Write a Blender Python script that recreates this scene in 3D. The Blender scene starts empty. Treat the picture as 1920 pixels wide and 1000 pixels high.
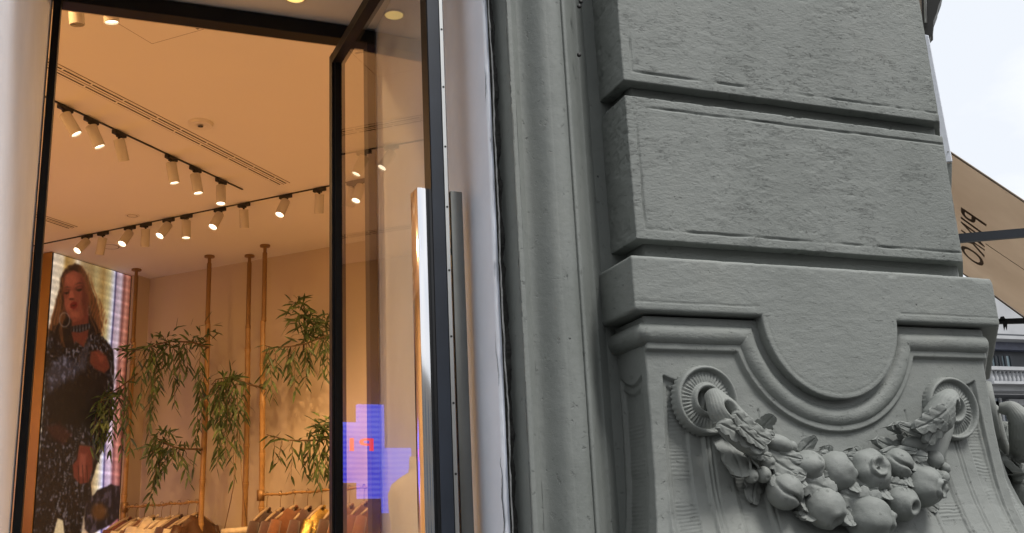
import bpy, bmesh, math, random
import numpy as np
from mathutils import Vector, Matrix
random.seed(7); RNG = np.random.RandomState(7)
SC = bpy.context.scene
COL = SC.collection
pi = math.pi

# ---------------------------------------------------------------- camera
EYE = np.array([0.0, 0.0, 1.55])
FPX = 1937.5
YAW, PIT, ROL = 0.383938, 0.267599, -0.048559
_cy, _sy, _cp, _sp, _cr, _sr = math.cos(YAW), math.sin(YAW), math.cos(PIT), math.sin(PIT), math.cos(ROL), math.sin(ROL)
FWD = np.array([_sy*_cp, _cy*_cp, _sp]); _r0 = np.array([_cy, -_sy, 0.0]); _u0 = np.cross(_r0, FWD)
RGT = _cr*_r0 + _sr*_u0; UPV = -_sr*_r0 + _cr*_u0
cam_d = bpy.data.cameras.new('camera'); cam = bpy.data.objects.new('camera', cam_d); COL.objects.link(cam)
cam_d.sensor_width = 36.0; cam_d.lens = FPX/1920*36.0; cam_d.clip_start = 0.05; cam_d.clip_end = 2000
_m = Matrix.Identity(4)
for i in range(3):
    _m[i][0] = RGT[i]; _m[i][1] = UPV[i]; _m[i][2] = -FWD[i]; _m[i][3] = EYE[i]
cam.matrix_world = _m
SC.camera = cam

# ---------------------------------------------------------------- world, sun, exposure
SUN_EL, SUN_AZ = math.radians(58), math.radians(150)      # azimuth clockwise from +Y
w = bpy.data.worlds.new('World'); SC.world = w; w.use_nodes = True
nt = w.node_tree; nt.nodes.clear()
def _n(t, **k):
    n = nt.nodes.new(t)
    for a, b in k.items(): setattr(n, a, b)
    return n
sky = _n('ShaderNodeTexSky', sky_type='NISHITA'); sky.sun_disc = False; sky.sun_elevation = SUN_EL; sky.sun_rotation = SUN_AZ
sky.air_density = 1.0; sky.dust_density = 3.0; sky.ozone_density = 1.0
tc = _n('ShaderNodeTexCoord'); mp = _n('ShaderNodeMapping'); mp.inputs['Scale'].default_value = (1, 1, 2.5)
nz = _n('ShaderNodeTexNoise'); nz.inputs['Scale'].default_value = 2.2; nz.inputs['Detail'].default_value = 7; nz.inputs['Roughness'].default_value = .55
cr = _n('ShaderNodeValToRGB'); cr.color_ramp.elements[0].position = .36; cr.color_ramp.elements[0].color = (8.5, 8.9, 9.5, 1)
cr.color_ramp.elements[1].position = .52; cr.color_ramp.elements[1].color = (10.4, 10.5, 10.5, 1)
mx = _n('ShaderNodeMix', data_type='RGBA'); mx.inputs['Factor'].default_value = .93
bg = _n('ShaderNodeBackground'); bg.inputs['Strength'].default_value = .11
out = _n('ShaderNodeOutputWorld')
L = nt.links.new
L(tc.outputs['Generated'], mp.inputs['Vector']); L(mp.outputs[0], nz.inputs['Vector']); L(nz.outputs['Fac'], cr.inputs['Fac'])
L(sky.outputs[0], mx.inputs['A']); L(cr.outputs['Color'], mx.inputs['B']); L(mx.outputs['Result'], bg.inputs['Color']); L(bg.outputs[0], out.inputs['Surface'])
sd = bpy.data.lights.new('sun', 'SUN'); sd.energy = 3.3; sd.angle = math.radians(18); sd.color = (1, .97, .93)
sun = bpy.data.objects.new('sun', sd); COL.objects.link(sun)
sdir = Vector((math.sin(SUN_AZ)*math.cos(SUN_EL), math.cos(SUN_AZ)*math.cos(SUN_EL), math.sin(SUN_EL)))
sun.rotation_euler = sdir.to_track_quat('Z', 'Y').to_euler(); sun.location = (0, -3, 12)
SC.view_settings.view_transform = 'Standard'; SC.view_settings.look = 'None'; SC.view_settings.exposure = 0.0; SC.view_settings.gamma = 1
SC.render.engine = 'CYCLES'; SC.cycles.use_denoising = True; SC.cycles.max_bounces = 9; SC.cycles.diffuse_bounces = 5
SC.cycles.glossy_bounces = 5; SC.cycles.transmission_bounces = 6; SC.cycles.transparent_max_bounces = 16
SC.cycles.sample_clamp_indirect = 6.0; SC.cycles.caustics_reflective = False; SC.cycles.caustics_refractive = False
SC.cycles.blur_glossy = .5

# ---------------------------------------------------------------- measuring helpers (photograph pixels 1920x1000 -> rays)
def ray(x, y): return FWD + (x-960)/FPX*RGT - (y-500)/FPX*UPV
def onY(x, y, Y): d = ray(x, y); return EYE + d*Y/d[1]
def onZ(x, y, Z): d = ray(x, y); return EYE + d*(Z-1.55)/d[2]
def onP(x, y, p0, n):
    d = ray(x, y); return EYE + d*((np.asarray(p0)-EYE)@n)/(d@n)
def depth(P): return (np.asarray(P)-EYE)@FWD
IA = .7720
AD = np.array([math.sin(IA), math.cos(IA), 0.0]); BD = np.array([math.cos(IA), -math.sin(IA), 0.0])   # the rotated room's two axes
def ab(a, b, z=0): return AD*a + BD*b + np.array([0, 0, z])

# ---------------------------------------------------------------- numpy noise
def _hash(ix, iy, iz):
    h = (ix*374761393 + iy*668265263 + iz*2147483647 + 1274126177) & 0xFFFFFFFF
    h = ((h ^ (h >> 13)) * 1274126177) & 0xFFFFFFFF
    h = (h ^ (h >> 16)) & 0xFFFFFFFF
    return h.astype(np.float64)/4294967295.0
def vnoise(P):
    P = np.asarray(P, float); i = np.floor(P).astype(np.int64); f = P-i; f = f*f*(3-2*f)
    r = 0
    for dx in (0, 1):
        for dy in (0, 1):
            for dz in (0, 1):
                wt = (f[..., 0] if dx else 1-f[..., 0])*(f[..., 1] if dy else 1-f[..., 1])*(f[..., 2] if dz else 1-f[..., 2])
                r = r + wt*_hash(i[..., 0]+dx, i[..., 1]+dy, i[..., 2]+dz)
    return r*2-1
def fbm(P, s, o=4, seed=0):
    P = np.asarray(P, float)*np.asarray(s, float)+seed*17.3; a = 1; t = 0; r = 0
    for _ in range(o):
        r = r + a*vnoise(P); t += a; a *= .5; P = P*2.03+5.1
    return r/t

# ---------------------------------------------------------------- object helpers
def thing(name, label, cat, loc=(0, 0, 0), rotz=0, group=None):
    o = bpy.data.objects.new(name, None); COL.objects.link(o); o.empty_display_size = .1
    o.location = tuple(loc); o.rotation_euler = (0, 0, rotz)
    return tag(o, label, cat, group)
def tag(o, label, cat, group=None):
    o['label'] = label; o['category'] = cat
    if group: o['group'] = group
    return o
def structure(o): o['kind'] = 'structure'; return o
def world_child(o, parent, root):                       # geometry stays in world coordinates under an unrotated root
    o.parent = parent
    if parent is root: o.location = tuple(-Vector(root.location))
def link(name, me, mat, parent=None, smooth=False):
    o = bpy.data.objects.new(name, me); COL.objects.link(o)
    if mat is not None and not len(me.materials): me.materials.append(mat)
    if smooth is not None and len(me.polygons): me.polygons.foreach_set('use_smooth', [bool(smooth)]*len(me.polygons))
    if parent is not None:
        o.parent = parent
        if parent.type == 'EMPTY' and parent.get('worldgeo'): o.location = tuple(-Vector(parent.location))
    return o
def wthing(name, label, cat, loc, group=None):          # thing whose children hold world coordinates
    t = thing(name, label, cat, loc, 0, group); t['worldgeo'] = 1; return t
def from_grid(P, closed_u=False, flip=False):
    P = np.asarray(P, float); nv, nu = P.shape[:2]
    me = bpy.data.meshes.new('m'); v = P.reshape(-1, 3)
    uu = nu if closed_u else nu-1
    j, i = np.meshgrid(np.arange(nv-1), np.arange(uu), indexing='ij'); i2 = (i+1) % nu
    q = np.stack([j*nu+i, j*nu+i2, (j+1)*nu+i2, (j+1)*nu+i], -1).reshape(-1, 4)
    if flip: q = q[:, ::-1]
    me.vertices.add(len(v)); me.vertices.foreach_set('co', v.ravel())
    me.loops.add(q.size); me.loops.foreach_set('vertex_index', q.ravel().astype(np.int32))
    me.polygons.add(len(q)); me.polygons.foreach_set('loop_start', (np.arange(len(q))*4).astype(np.int32))
    me.update(calc_edges=True); me.validate(); return me
def grid_normals(P):
    du = np.gradient(P, axis=1); dv = np.gradient(P, axis=0); n = np.cross(du, dv)
    return n/(np.linalg.norm(n, axis=-1, keepdims=True)+1e-12)

class MB:
    """collects simple solids, then links them as one mesh"""
    def __init__(s): s.bm = bmesh.new()
    def box(s, lo, hi, bev=0, M=None):
        r = bmesh.ops.create_cube(s.bm, size=1)['verts']
        lo, hi = Vector(lo), Vector(hi); c = (lo+hi)/2; d = hi-lo
        for v in r: v.co = Vector((v.co.x*d.x, v.co.y*d.y, v.co.z*d.z))+c
        if bev:
            e = list({e for v in r for e in v.link_edges})
            r = list({v for f in bmesh.ops.bevel(s.bm, geom=e, offset=bev, segments=2, affect='EDGES', profile=.6)['faces'] for v in f.verts} | {v for v in r if v.is_valid})
        if M is not None:
            for v in r: v.co = M @ v.co
        return s
    def cyl(s, a, b, r0, r1=None, n=20, caps=True):
        a, b = Vector(a), Vector(b); r1 = r0 if r1 is None else r1
        q = (b-a).to_track_quat('Z', 'Y'); rings = []
        for p, r in ((a, r0), (b, r1)):
            rings.append([s.bm.verts.new(p + q @ Vector((r*math.cos(2*pi*k/n), r*math.sin(2*pi*k/n), 0))) for k in range(n)])
        for k in range(n): s.bm.faces.new((rings[0][k], rings[0][(k+1) % n], rings[1][(k+1) % n], rings[1][k]))
        if caps: s.bm.faces.new(rings[0][::-1]); s.bm.faces.new(rings[1])
        return s
    def tube(s, pts, rad, n=10, caps=True):
        pts = [Vector(p) for p in pts]; rad = rad if hasattr(rad, '__len__') else [rad]*len(pts); rings = []
        up = None
        for k, p in enumerate(pts):
            t = (pts[min(k+1, len(pts)-1)]-pts[max(k-1, 0)]).normalized()
            if up is None: up = Vector((0, 0, 1)) if abs(t.z) < .9 else Vector((1, 0, 0))
            e1 = (up - t*up.dot(t)).normalized(); e2 = t.cross(e1); up = e1
            rings.append([s.bm.verts.new(p + (e1*math.cos(2*pi*j/n)+e2*math.sin(2*pi*j/n))*rad[k]) for j in range(n)])
        for A, B in zip(rings, rings[1:]):
            for j in range(n): s.bm.faces.new((A[j], A[(j+1) % n], B[(j+1) % n], B[j]))
        if caps: s.bm.faces.new(rings[0][::-1]); s.bm.faces.new(rings[-1])
        return s
    def lathe(s, prof, c=(0, 0, 0), n=24, q=None, caps=True):
        c = Vector(c); rings = []
        for r, z in prof:
            rr = []
            for k in range(n):
                p = Vector((r*math.cos(2*pi*k/n), r*math.sin(2*pi*k/n), z))
                rr.append(s.bm.verts.new(c + (q @ p if q else p)))
            rings.append(rr)
        for A, B in zip(rings, rings[1:]):
            for j in range(n): s.bm.faces.new((A[j], A[(j+1) % n], B[(j+1) % n], B[j]))
        if caps: s.bm.faces.new(rings[0][::-1]); s.bm.faces.new(rings[-1])
        return s
    def poly(s, pts, th):                                 # planar polygon pts (3D) extruded by vector th
        th = Vector(th); a = [s.bm.verts.new(Vector(p)) for p in pts]; b = [s.bm.verts.new(Vector(p)+th) for p in pts]
        s.bm.faces.new(a[::-1]); s.bm.faces.new(b)
        for k in range(len(a)): s.bm.faces.new((a[k], a[(k+1) % len(a)], b[(k+1) % len(b)], b[k]))
        return s
    def build(s, name, mat, parent=None, smooth=False, auto=None):
        bmesh.ops.recalc_face_normals(s.bm, faces=s.bm.faces)
        me = bpy.data.meshes.new(name); s.bm.to_mesh(me); s.bm.free()
        o = link(name, me, mat, parent, smooth)
        if auto is not None:
            for p in me.polygons: p.use_smooth = True
            me.set_sharp_from_angle(angle=math.radians(auto))
        return o

# ---------------------------------------------------------------- materials
def material(name):
    m = bpy.data.materials.new(name); m.use_nodes = True; nt = m.node_tree; nt.nodes.clear()
    o = nt.nodes.new('ShaderNodeOutputMaterial'); b = nt.nodes.new('ShaderNodeBsdfPrincipled'); nt.links.new(b.outputs[0], o.inputs['Surface'])
    return m, nt, b
def noise_node(nt, scale, detail=5, rough=.6, stretch=(1, 1, 1), coord='Object', kind='ShaderNodeTexNoise', rot=(0, 0, 0)):
    tc = nt.nodes.new('ShaderNodeTexCoord'); mp = nt.nodes.new('ShaderNodeMapping'); mp.inputs['Scale'].default_value = stretch
    mp.inputs['Rotation'].default_value = rot
    n = nt.nodes.new(kind); n.inputs['Scale'].default_value = scale
    if 'Detail' in n.inputs: n.inputs['Detail'].default_value = detail
    if 'Roughness' in n.inputs: n.inputs['Roughness'].default_value = rough
    nt.links.new(tc.outputs[coord], mp.inputs['Vector']); nt.links.new(mp.outputs[0], n.inputs['Vector']); return n
def ramp(nt, src, stops):
    r = nt.nodes.new('ShaderNodeValToRGB'); el = r.color_ramp.elements
    while len(el) > 1: el.remove(el[-1])
    for k, (p, c) in enumerate(stops):
        e = el[0] if k == 0 else el.new(p)
        e.position = p; e.color = (*c, 1) if hasattr(c, '__len__') else (c, c, c, 1)
    nt.links.new(src, r.inputs['Fac']); return r
def bump(nt, b, src, dist, strength=1, prev=None):
    n = nt.nodes.new('ShaderNodeBump'); n.inputs['Distance'].default_value = dist; n.inputs['Strength'].default_value = strength
    nt.links.new(src, n.inputs['Height'])
    if prev is not None: nt.links.new(prev.outputs[0], n.inputs['Normal'])
    nt.links.new(n.outputs[0], b.inputs['Normal']); return n
def plain(name, col, rough=.5, metal=0, var=.1, scale=8, bmp=0, bscale=60, spec=.5, coat=0):
    m, nt, b = material(name)
    b.inputs['Roughness'].default_value = rough; b.inputs['Metallic'].default_value = metal; b.inputs['Specular IOR Level'].default_value = spec
    if coat: b.inputs['Coat Weight'].default_value = coat
    n = noise_node(nt, scale); c = np.array(col)
    r = ramp(nt, n.outputs['Fac'], [(.3, tuple(c*(1-var))), (.7, tuple(np.minimum(c*(1+var), 1)))]); nt.links.new(r.outputs[0], b.inputs['Base Color'])
    if bmp: bump(nt, b, noise_node(nt, bscale).outputs['Fac'], bmp)
    return m
def glow(name, col, s, back=.5):
    m, nt, b = material(name); b.inputs['Base Color'].default_value = (*[min(1, c*back) for c in col], 1)
    b.inputs['Emission Color'].default_value = (*col, 1); b.inputs['Emission Strength'].default_value = s; return m

def stone(name, col=(.205, .219, .208), stretch=(1, 1, 1.7), rough_amp=.0012, fine=.0009, pits=True, cracks=False):
    m, nt, b = material(name); b.inputs['Roughness'].default_value = .62; b.inputs['Specular IOR Level'].default_value = .35
    c = np.array(col)
    n1 = noise_node(nt, 2.6, 7, .65, (1, 1, .7)); r1 = ramp(nt, n1.outputs['Fac'], [(.28, tuple(c*np.array([.84, .85, .84]))), (.5, tuple(c)), (.74, tuple(c*np.array([1.10, 1.08, 1.05])))])
    # grime held in the finest cracks, thin and irregular
    n2 = noise_node(nt, 55, 6, .65, stretch); r2 = ramp(nt, n2.outputs['Fac'], [(.27, .55), (.36, 1.0)])
    mul = nt.nodes.new('ShaderNodeMix'); mul.data_type = 'RGBA'; mul.blend_type = 'MULTIPLY'; mul.inputs['Factor'].default_value = .5
    nt.links.new(r1.outputs[0], mul.inputs['A']); nt.links.new(r2.outputs[0], mul.inputs['B'])
    last = mul
    if pits:
        v = noise_node(nt, 16, 0, 0, (1, 1, 1), kind='ShaderNodeTexVoronoi'); v.inputs['Scale'].default_value = 9; rv = ramp(nt, v.outputs['Distance'], [(.016, 0.35), (.026, 1.0)])
        m2 = nt.nodes.new('ShaderNodeMix'); m2.data_type = 'RGBA'; m2.blend_type = 'MULTIPLY'; m2.inputs['Factor'].default_value = 1
        nt.links.new(last.outputs['Result'], m2.inputs['A']); nt.links.new(rv.outputs[0], m2.inputs['B']); last = m2
    nt.links.new(last.outputs['Result'], b.inputs['Base Color'])
    a1 = noise_node(nt, 34, 9, .72, stretch); p = bump(nt, b, a1.outputs['Fac'], rough_amp*2.2)
    a2 = noise_node(nt, 105, 6, .75, (.7, .7, 1.7)); p = bump(nt, b, a2.outputs['Fac'], fine, 1, p)
    r3 = ramp(nt, n2.outputs['Fac'], [(.25, 0.0), (.38, 1.0)]); p = bump(nt, b, r3.outputs[0], .0016, 1, p)
    if pits: p = bump(nt, b, rv.outputs[0], .002, 1, p)
    if cracks:
        k1 = noise_node(nt, 30, 10, .66, (.55, .55, 3.2)); k2 = noise_node(nt, 7, 3, .5)
        s1 = ramp(nt, k1.outputs['Fac'], [(.436, 1.0), (.444, 0.0), (.452, 1.0)]); s2 = ramp(nt, k2.outputs['Fac'], [(.47, 1.0), (.60, 0.0)])
        mxx = nt.nodes.new('ShaderNodeMath'); mxx.operation = 'MAXIMUM'; nt.links.new(s1.outputs[0], mxx.inputs[0]); nt.links.new(s2.outputs[0], mxx.inputs[1])
        r5 = ramp(nt, mxx.outputs[0], [(0, .45), (.8, 1.0)]); m3 = nt.nodes.new('ShaderNodeMix'); m3.data_type = 'RGBA'; m3.blend_type = 'MULTIPLY'; m3.inputs['Factor'].default_value = 1
        nt.links.new(last.outputs['Result'], m3.inputs['A']); nt.links.new(r5.outputs[0], m3.inputs['B']); nt.links.new(m3.outputs['Result'], b.inputs['Base Color'])
        bump(nt, b, mxx.outputs[0], .0012, 1, p)
    return m
M = {}
M['stone'] = stone('painted_render')
M['stone_rough'] = stone('painted_render_rough', col=(.202, .216, .205), rough_amp=.0011, fine=.0019, stretch=(1, 1, 1.6), pits=False, cracks=True)
M['stone_casing'] = stone('painted_render_casing', col=(.192, .206, .196), stretch=(1, 1, .8), rough_amp=.0008, fine=.0005)
M['stone_carved'] = stone('painted_carving', col=(.205, .218, .208), stretch=(1, 1, 1), rough_amp=.0008, fine=.0006, pits=False)
M['white'] = plain('white_masonry_paint', (.78, .815, .90), .8, var=.05, scale=5, bmp=.0012, bscale=30, spec=.2)
M['soffit'] = plain('soffit_paint', (.62, .62, .61), .6, var=.03)
M['caulk'] = plain('old_dark_caulk', (.03, .03, .028), .8, var=.6, scale=40, bmp=.004, bscale=80)
M['black'] = plain('black_powder_coat', (.006, .006, .007), .5, var=.3, bmp=.0005, bscale=25, spec=.2)
M['navy'] = plain('dark_blue_black_aluminium', (.016, .021, .032), .35, var=.25, scale=5)
M['steel'] = plain('polished_steel', (.80, .80, .82), .09, 1, var=.02, scale=3)
M['alu'] = plain('brushed_aluminium', (.62, .62, .60), .28, 1, var=.05)
M['darksteel'] = plain('dark_brushed_steel', (.20, .20, .185), .32, .9, var=.08)
M['hole'] = plain('screw_hole', (.01, .01, .01), .6)
M['brass'] = plain('brushed_brass_cladding', (.42, .24, .07), .42, .35, var=.08, scale=3)
M['pole_brass'] = plain('aged_brass_pole', (.27, .16, .065), .42, .5, var=.1)
M['plaster'] = plain('warm_white_plaster', (.56, .475, .365), .85, var=.015, scale=1.5, bmp=.002, bscale=6, spec=.2)
M['ceil'] = plain('ceiling_plaster', (.78, .74, .68), .9, var=.01, scale=1, spec=.1)
M['floor'] = plain('pale_stone_floor', (.62, .54, .43), .45, var=.08, scale=3)
M['spotbody'] = plain('spotlight_white_paint', (.50, .46, .40), .45, var=.02)
M['trackblack'] = plain('track_black', (.012, .011, .010), .45)
M['groove'] = plain('shadow_gap', (.16, .10, .06), .9)
M['slot'] = plain('vent_slot', (.05, .035, .022), .8)
M['detector'] = plain('detector_plastic', (.72, .68, .62), .5, var=.02)
# ================================================================ corner pier (painted carved stone)
XC = 1.639; CORN = np.array([2.177, 2.0]); MIT = np.array([-1.05, 1.0])
A2 = AD[:2]; B2 = BD[:2]
YW = 2.18
def pier_path(d):
    """corner points of the pier outline, inset by d from the cap's face"""
    return np.array([[1.101+d, YW], [1.101+d, 2.0+d], CORN+MIT*d, CORN+A2*1.08-B2*d*1.45])
def wrap(prof, nf=380, ns=40, nr=120, cham=.002):
    """sheet following the pier outline; prof = [(inset, z)] from bottom to top. Returns P[v,u,3], info[v,u] = (face, along)"""
    rows = []; face = []
    for d, z in prof:
        c = pier_path(d); c[0, 1] = max(YW, c[1, 1]+.01)
        pts = []; face = []; 
        segs = [(c[0], c[1], ns, 0), (c[1], c[2], nf, 1), (c[2], c[3], nr, 2)]
        for k, (p, q, n, f) in enumerate(segs):
            t = (q-p)/np.linalg.norm(q-p); a = p + (t*cham if k else 0); b = q - (t*cham if k < 2 else 0)
            for s in np.linspace(0, 1, n): pts.append(a+(b-a)*s); face.append(f)
        rows.append(np.column_stack([np.array(pts), np.full(len(pts), z)]))
    return np.array(rows), np.array(face)
def displaced(P, h, flip=1):
    n = grid_normals(P)*flip; return P + n*h[..., None]
def prof_block(z0, z1, d0, e=.0035, step=.0027, back=.035):
    pr = [(d0+back, z0), (d0+e, z0)]
    for k in range(1, 5): a = pi/2*k/5; pr.append((d0+e-e*math.sin(a), z0+e-e*math.cos(a)))
    n = max(4, int((z1-z0-2*e)/step))
    pr += [(d0, z) for z in np.linspace(z0+e, z1-e, n)]
    for k in range(1, 5): a = pi/2*k/5; pr.append((d0+e-e*math.cos(a), z1-e+e*math.sin(a)))
    pr += [(d0+e, z1), (d0+back, z1)]
    return pr
pier = wthing('stone_corner_pier', 'grey painted rusticated stone corner pier carved with a fruit garland', 'pillar', (XC, 2.1, 0))
def stone_block(z0, z1, seed, fine=True):
    d0 = .042
    P, face = wrap(prof_block(z0, z1, d0, step=.0027 if fine else .03), nf=400 if fine else 30, ns=46 if fine else 5, nr=60 if fine else 12)
    if fine:
        X, Z = P[..., 0], P[..., 2]
        f1 = (face == 1)[None, :]
        ex = np.minimum(X-(1.101+d0), (2.177-.018)-X-(0)*Z); ez = np.minimum(Z-z0, z1-Z)
        wob = fbm(P, 22, 3, seed)*.0012
        e = np.minimum(ex, ez)+wob
        inside = np.clip((e-.026)/.004, 0, 1)
        hn = fbm(P, (42, 42, 64), 5, seed)
        crag = np.clip(fbm(P, (75, 75, 150), 3, seed+3)-.22, 0, 1)
        patch = np.clip(fbm(P, 5, 2, seed+5)*1.6+.6, .15, 1)
        h = inside*(hn*.0012*patch - crag*.0030*patch) + (1-inside)*hn*.0004 + fbm(P, 6, 2, seed+1)*.0007
        brk = np.clip(fbm(P, (14, 14, 14), 3, seed+7)*1.6+.75, .1, 1)
        h -= np.exp(-((e-.0265)/.0022)**2)*.0060*brk
        h = np.where(f1, h, fbm(P, (30, 30, 60), 4, seed+9)*.0012)
        chip = np.clip(.010-np.minimum(np.abs(X-(1.101+d0)), ez), 0, .01)*np.clip(fbm(P, 40, 3, seed+11)-.12, 0, 1)*.6
        h = h - chip
        P = displaced(P, h, 1)
    return P
blocks = [(2.239, 2.606, 1, True), (2.646, 3.075, 2, True), (3.115, 3.56, 3, False), (3.60, 4.05, 4, False), (4.09, 4.54, 5, False), (4.58, 5.0, 6, False)]
for z0, z1, sd_, fine in blocks:
    o = link('stone_block', from_grid(stone_block(z0, z1, sd_, fine)), M['stone_rough'], pier, True)
_m0 = MIT.copy(); MIT[0] = -.30
P, face = wrap([(.083, z) for z in np.linspace(2.15, 5.0, 60)], nf=60, ns=8, nr=20); MIT[:] = _m0
link('pier_core', from_grid(P), M['stone'], pier, True)
# recessed bed just over the cap
# cap with its half-round pendant
def cap_profile():
    pr = [(.10, 2.056), (.006, 2.056), (.0025, 2.0575), (.0006, 2.061)] + [(0, z) for z in np.linspace(2.064, 2.178, 44)] + [(.001, 2.182), (.004, 2.1855), (.008, 2.1865), (.09, 2.189)]
    return pr
P, face = wrap(cap_profile(), nf=400, ns=60, nr=100)
X = P[..., 0]; Zc = P[..., 2]
indisc = (np.abs(X-XC) < .1985) & (face == 1)[None, :]
low = (Zc < 2.0635) & indisc
P[..., 1] = np.where(low & (np.arange(P.shape[0])[:, None] > 0), 2.0, P[..., 1])
hc = fbm(P, (30, 30, 60), 4, 21)*.0007 + fbm(P, 5, 2, 22)*.0007
# fine border line above the lower arris, broken round the pendant
ln = np.exp(-((Zc-(2.078+fbm(P, 20, 2, 5)*.001))/.0016)**2)*.0018*((np.abs(X-XC) > .215) & (face == 1)[None, :])
edgefade = np.clip(fbm(P, 28, 3, 8)-.05, 0, 1)*np.clip(.012-np.abs(Zc-2.18), 0, .012)*.5
hc = np.where(low, 0, hc-ln-edgefade)
P = displaced(P, hc)
cap = link('abacus', from_grid(P), M['stone'], pier, True)
# pendant: half disc in polar grid, rounded arris, underside going back
R0 = .2005
th_ = np.linspace(pi, 2*pi, 150)
rad = [(r, 0.0) for r in np.linspace(0.0, R0-.004, 62)] + [(R0-.0015, .0008), (R0-.0003, .003), (R0, .006), (R0, .03), (R0, .10)]
G = np.array([[(XC+r*math.cos(t), 2.0+y, 2.0605+r*math.sin(t)*(1.0)) for t in th_] for r, y in rad])
rr = np.sqrt((G[..., 0]-XC)**2+(G[..., 2]-2.0605)**2)
hp = fbm(G, (30, 30, 60), 4, 21)*.0007 + fbm(G, 5, 2, 22)*.0007 - np.exp(-((rr-.186-fbm(G, 20, 2, 5)*.001)/.0018)**2)*.0012
G[..., 1] -= np.where(rr < R0-.005, hp, hp*.4)
link('pendant_disc', from_grid(G, flip=True), M['stone'], pier, True)
# roll moulding
def sweep_mitre(pts, ring, closed=False):
    pts = [np.array(p, float) for p in pts]; n = len(pts); out = []
    t0 = pts[1]-pts[0]; t0 /= np.linalg.norm(t0)
    e1 = np.array([0, 0, 1.0]); e1 = e1 - t0*(e1@t0); e1 /= np.linalg.norm(e1); e2 = np.cross(t0, e1)
    for i in range(n):
        tin = (pts[i]-pts[i-1]) if i else (pts[1]-pts[0]); tin = tin/np.linalg.norm(tin)
        tou = (pts[i+1]-pts[i]) if i < n-1 else tin; tou = tou/np.linalg.norm(tou)
        bis = tin+tou; bis /= np.linalg.norm(bis)
        row = []
        for a, b in ring:
            o_ = e1*a+e2*b; s = -(o_@bis)/(tin@bis); row.append(pts[i]+o_+tin*s)
        out.append(row)
        # reflect the frame into the outgoing direction
        if i < n-1 and np.linalg.norm(tou-tin) > 1e-9:
            ax = np.cross(tin, tou); sn = np.linalg.norm(ax); cs = tin@tou
            if sn > 1e-9:
                ax /= sn
                def rot(v): return v*cs+np.cross(ax, v)*sn+ax*(ax@v)*(1-cs)
                e1, e2 = rot(e1), rot(e2)
    return np.array(out)
RY, RZ, RR = .042, 2.0115, .0275
def lin(a, b, n): return [tuple(np.array(a)+(np.array(b)-np.array(a))*k/n) for k in range(n)]
pc = pier_path(RY)
R1 = .2400
z_c = 2.0605; xj = math.sqrt(R1**2-(RZ-z_c)**2)
pathr = lin((pc[0, 0], YW+.02, RZ), (pc[1, 0], pc[1, 1], RZ), 24)
pathr += lin((pc[1, 0], pc[1, 1], RZ), (XC-xj, pc[1, 1], RZ), 60)
a0 = math.atan2(RZ-z_c, -xj); a1 = math.atan2(RZ-z_c, xj)
if a0 < 0: a0 += 2*pi
a1 += 2*pi
pathr += [(XC+R1*math.cos(a), pc[1, 1], z_c+R1*math.sin(a)) for a in np.linspace(a0, a1, 130)]
pathr += lin((XC+xj, pc[1, 1], RZ), (pc[2, 0], pc[2, 1], RZ), 50)[1:]
pathr += lin((pc[2, 0], pc[2, 1], RZ), (pc[3, 0], pc[3, 1], RZ), 60)+[(pc[3, 0], pc[3, 1], RZ)]
ring = [(RR*math.cos(a), RR*math.sin(a)) for a in np.linspace(0, 2*pi, 40, endpoint=False)]
G = sweep_mitre(pathr, ring)
nn = grid_normals(G); cen = np.array(pathr)[:, None, :]
sgn = np.sign(((G-cen)*nn).sum(-1).mean())
G = G + nn*sgn*(fbm(G, (40, 40, 40), 4, 31)*.0009+fbm(G, 9, 2, 33)*.0006)[..., None]
link('roll_moulding', from_grid(G, closed_u=True), M['stone'], pier, True)

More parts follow.
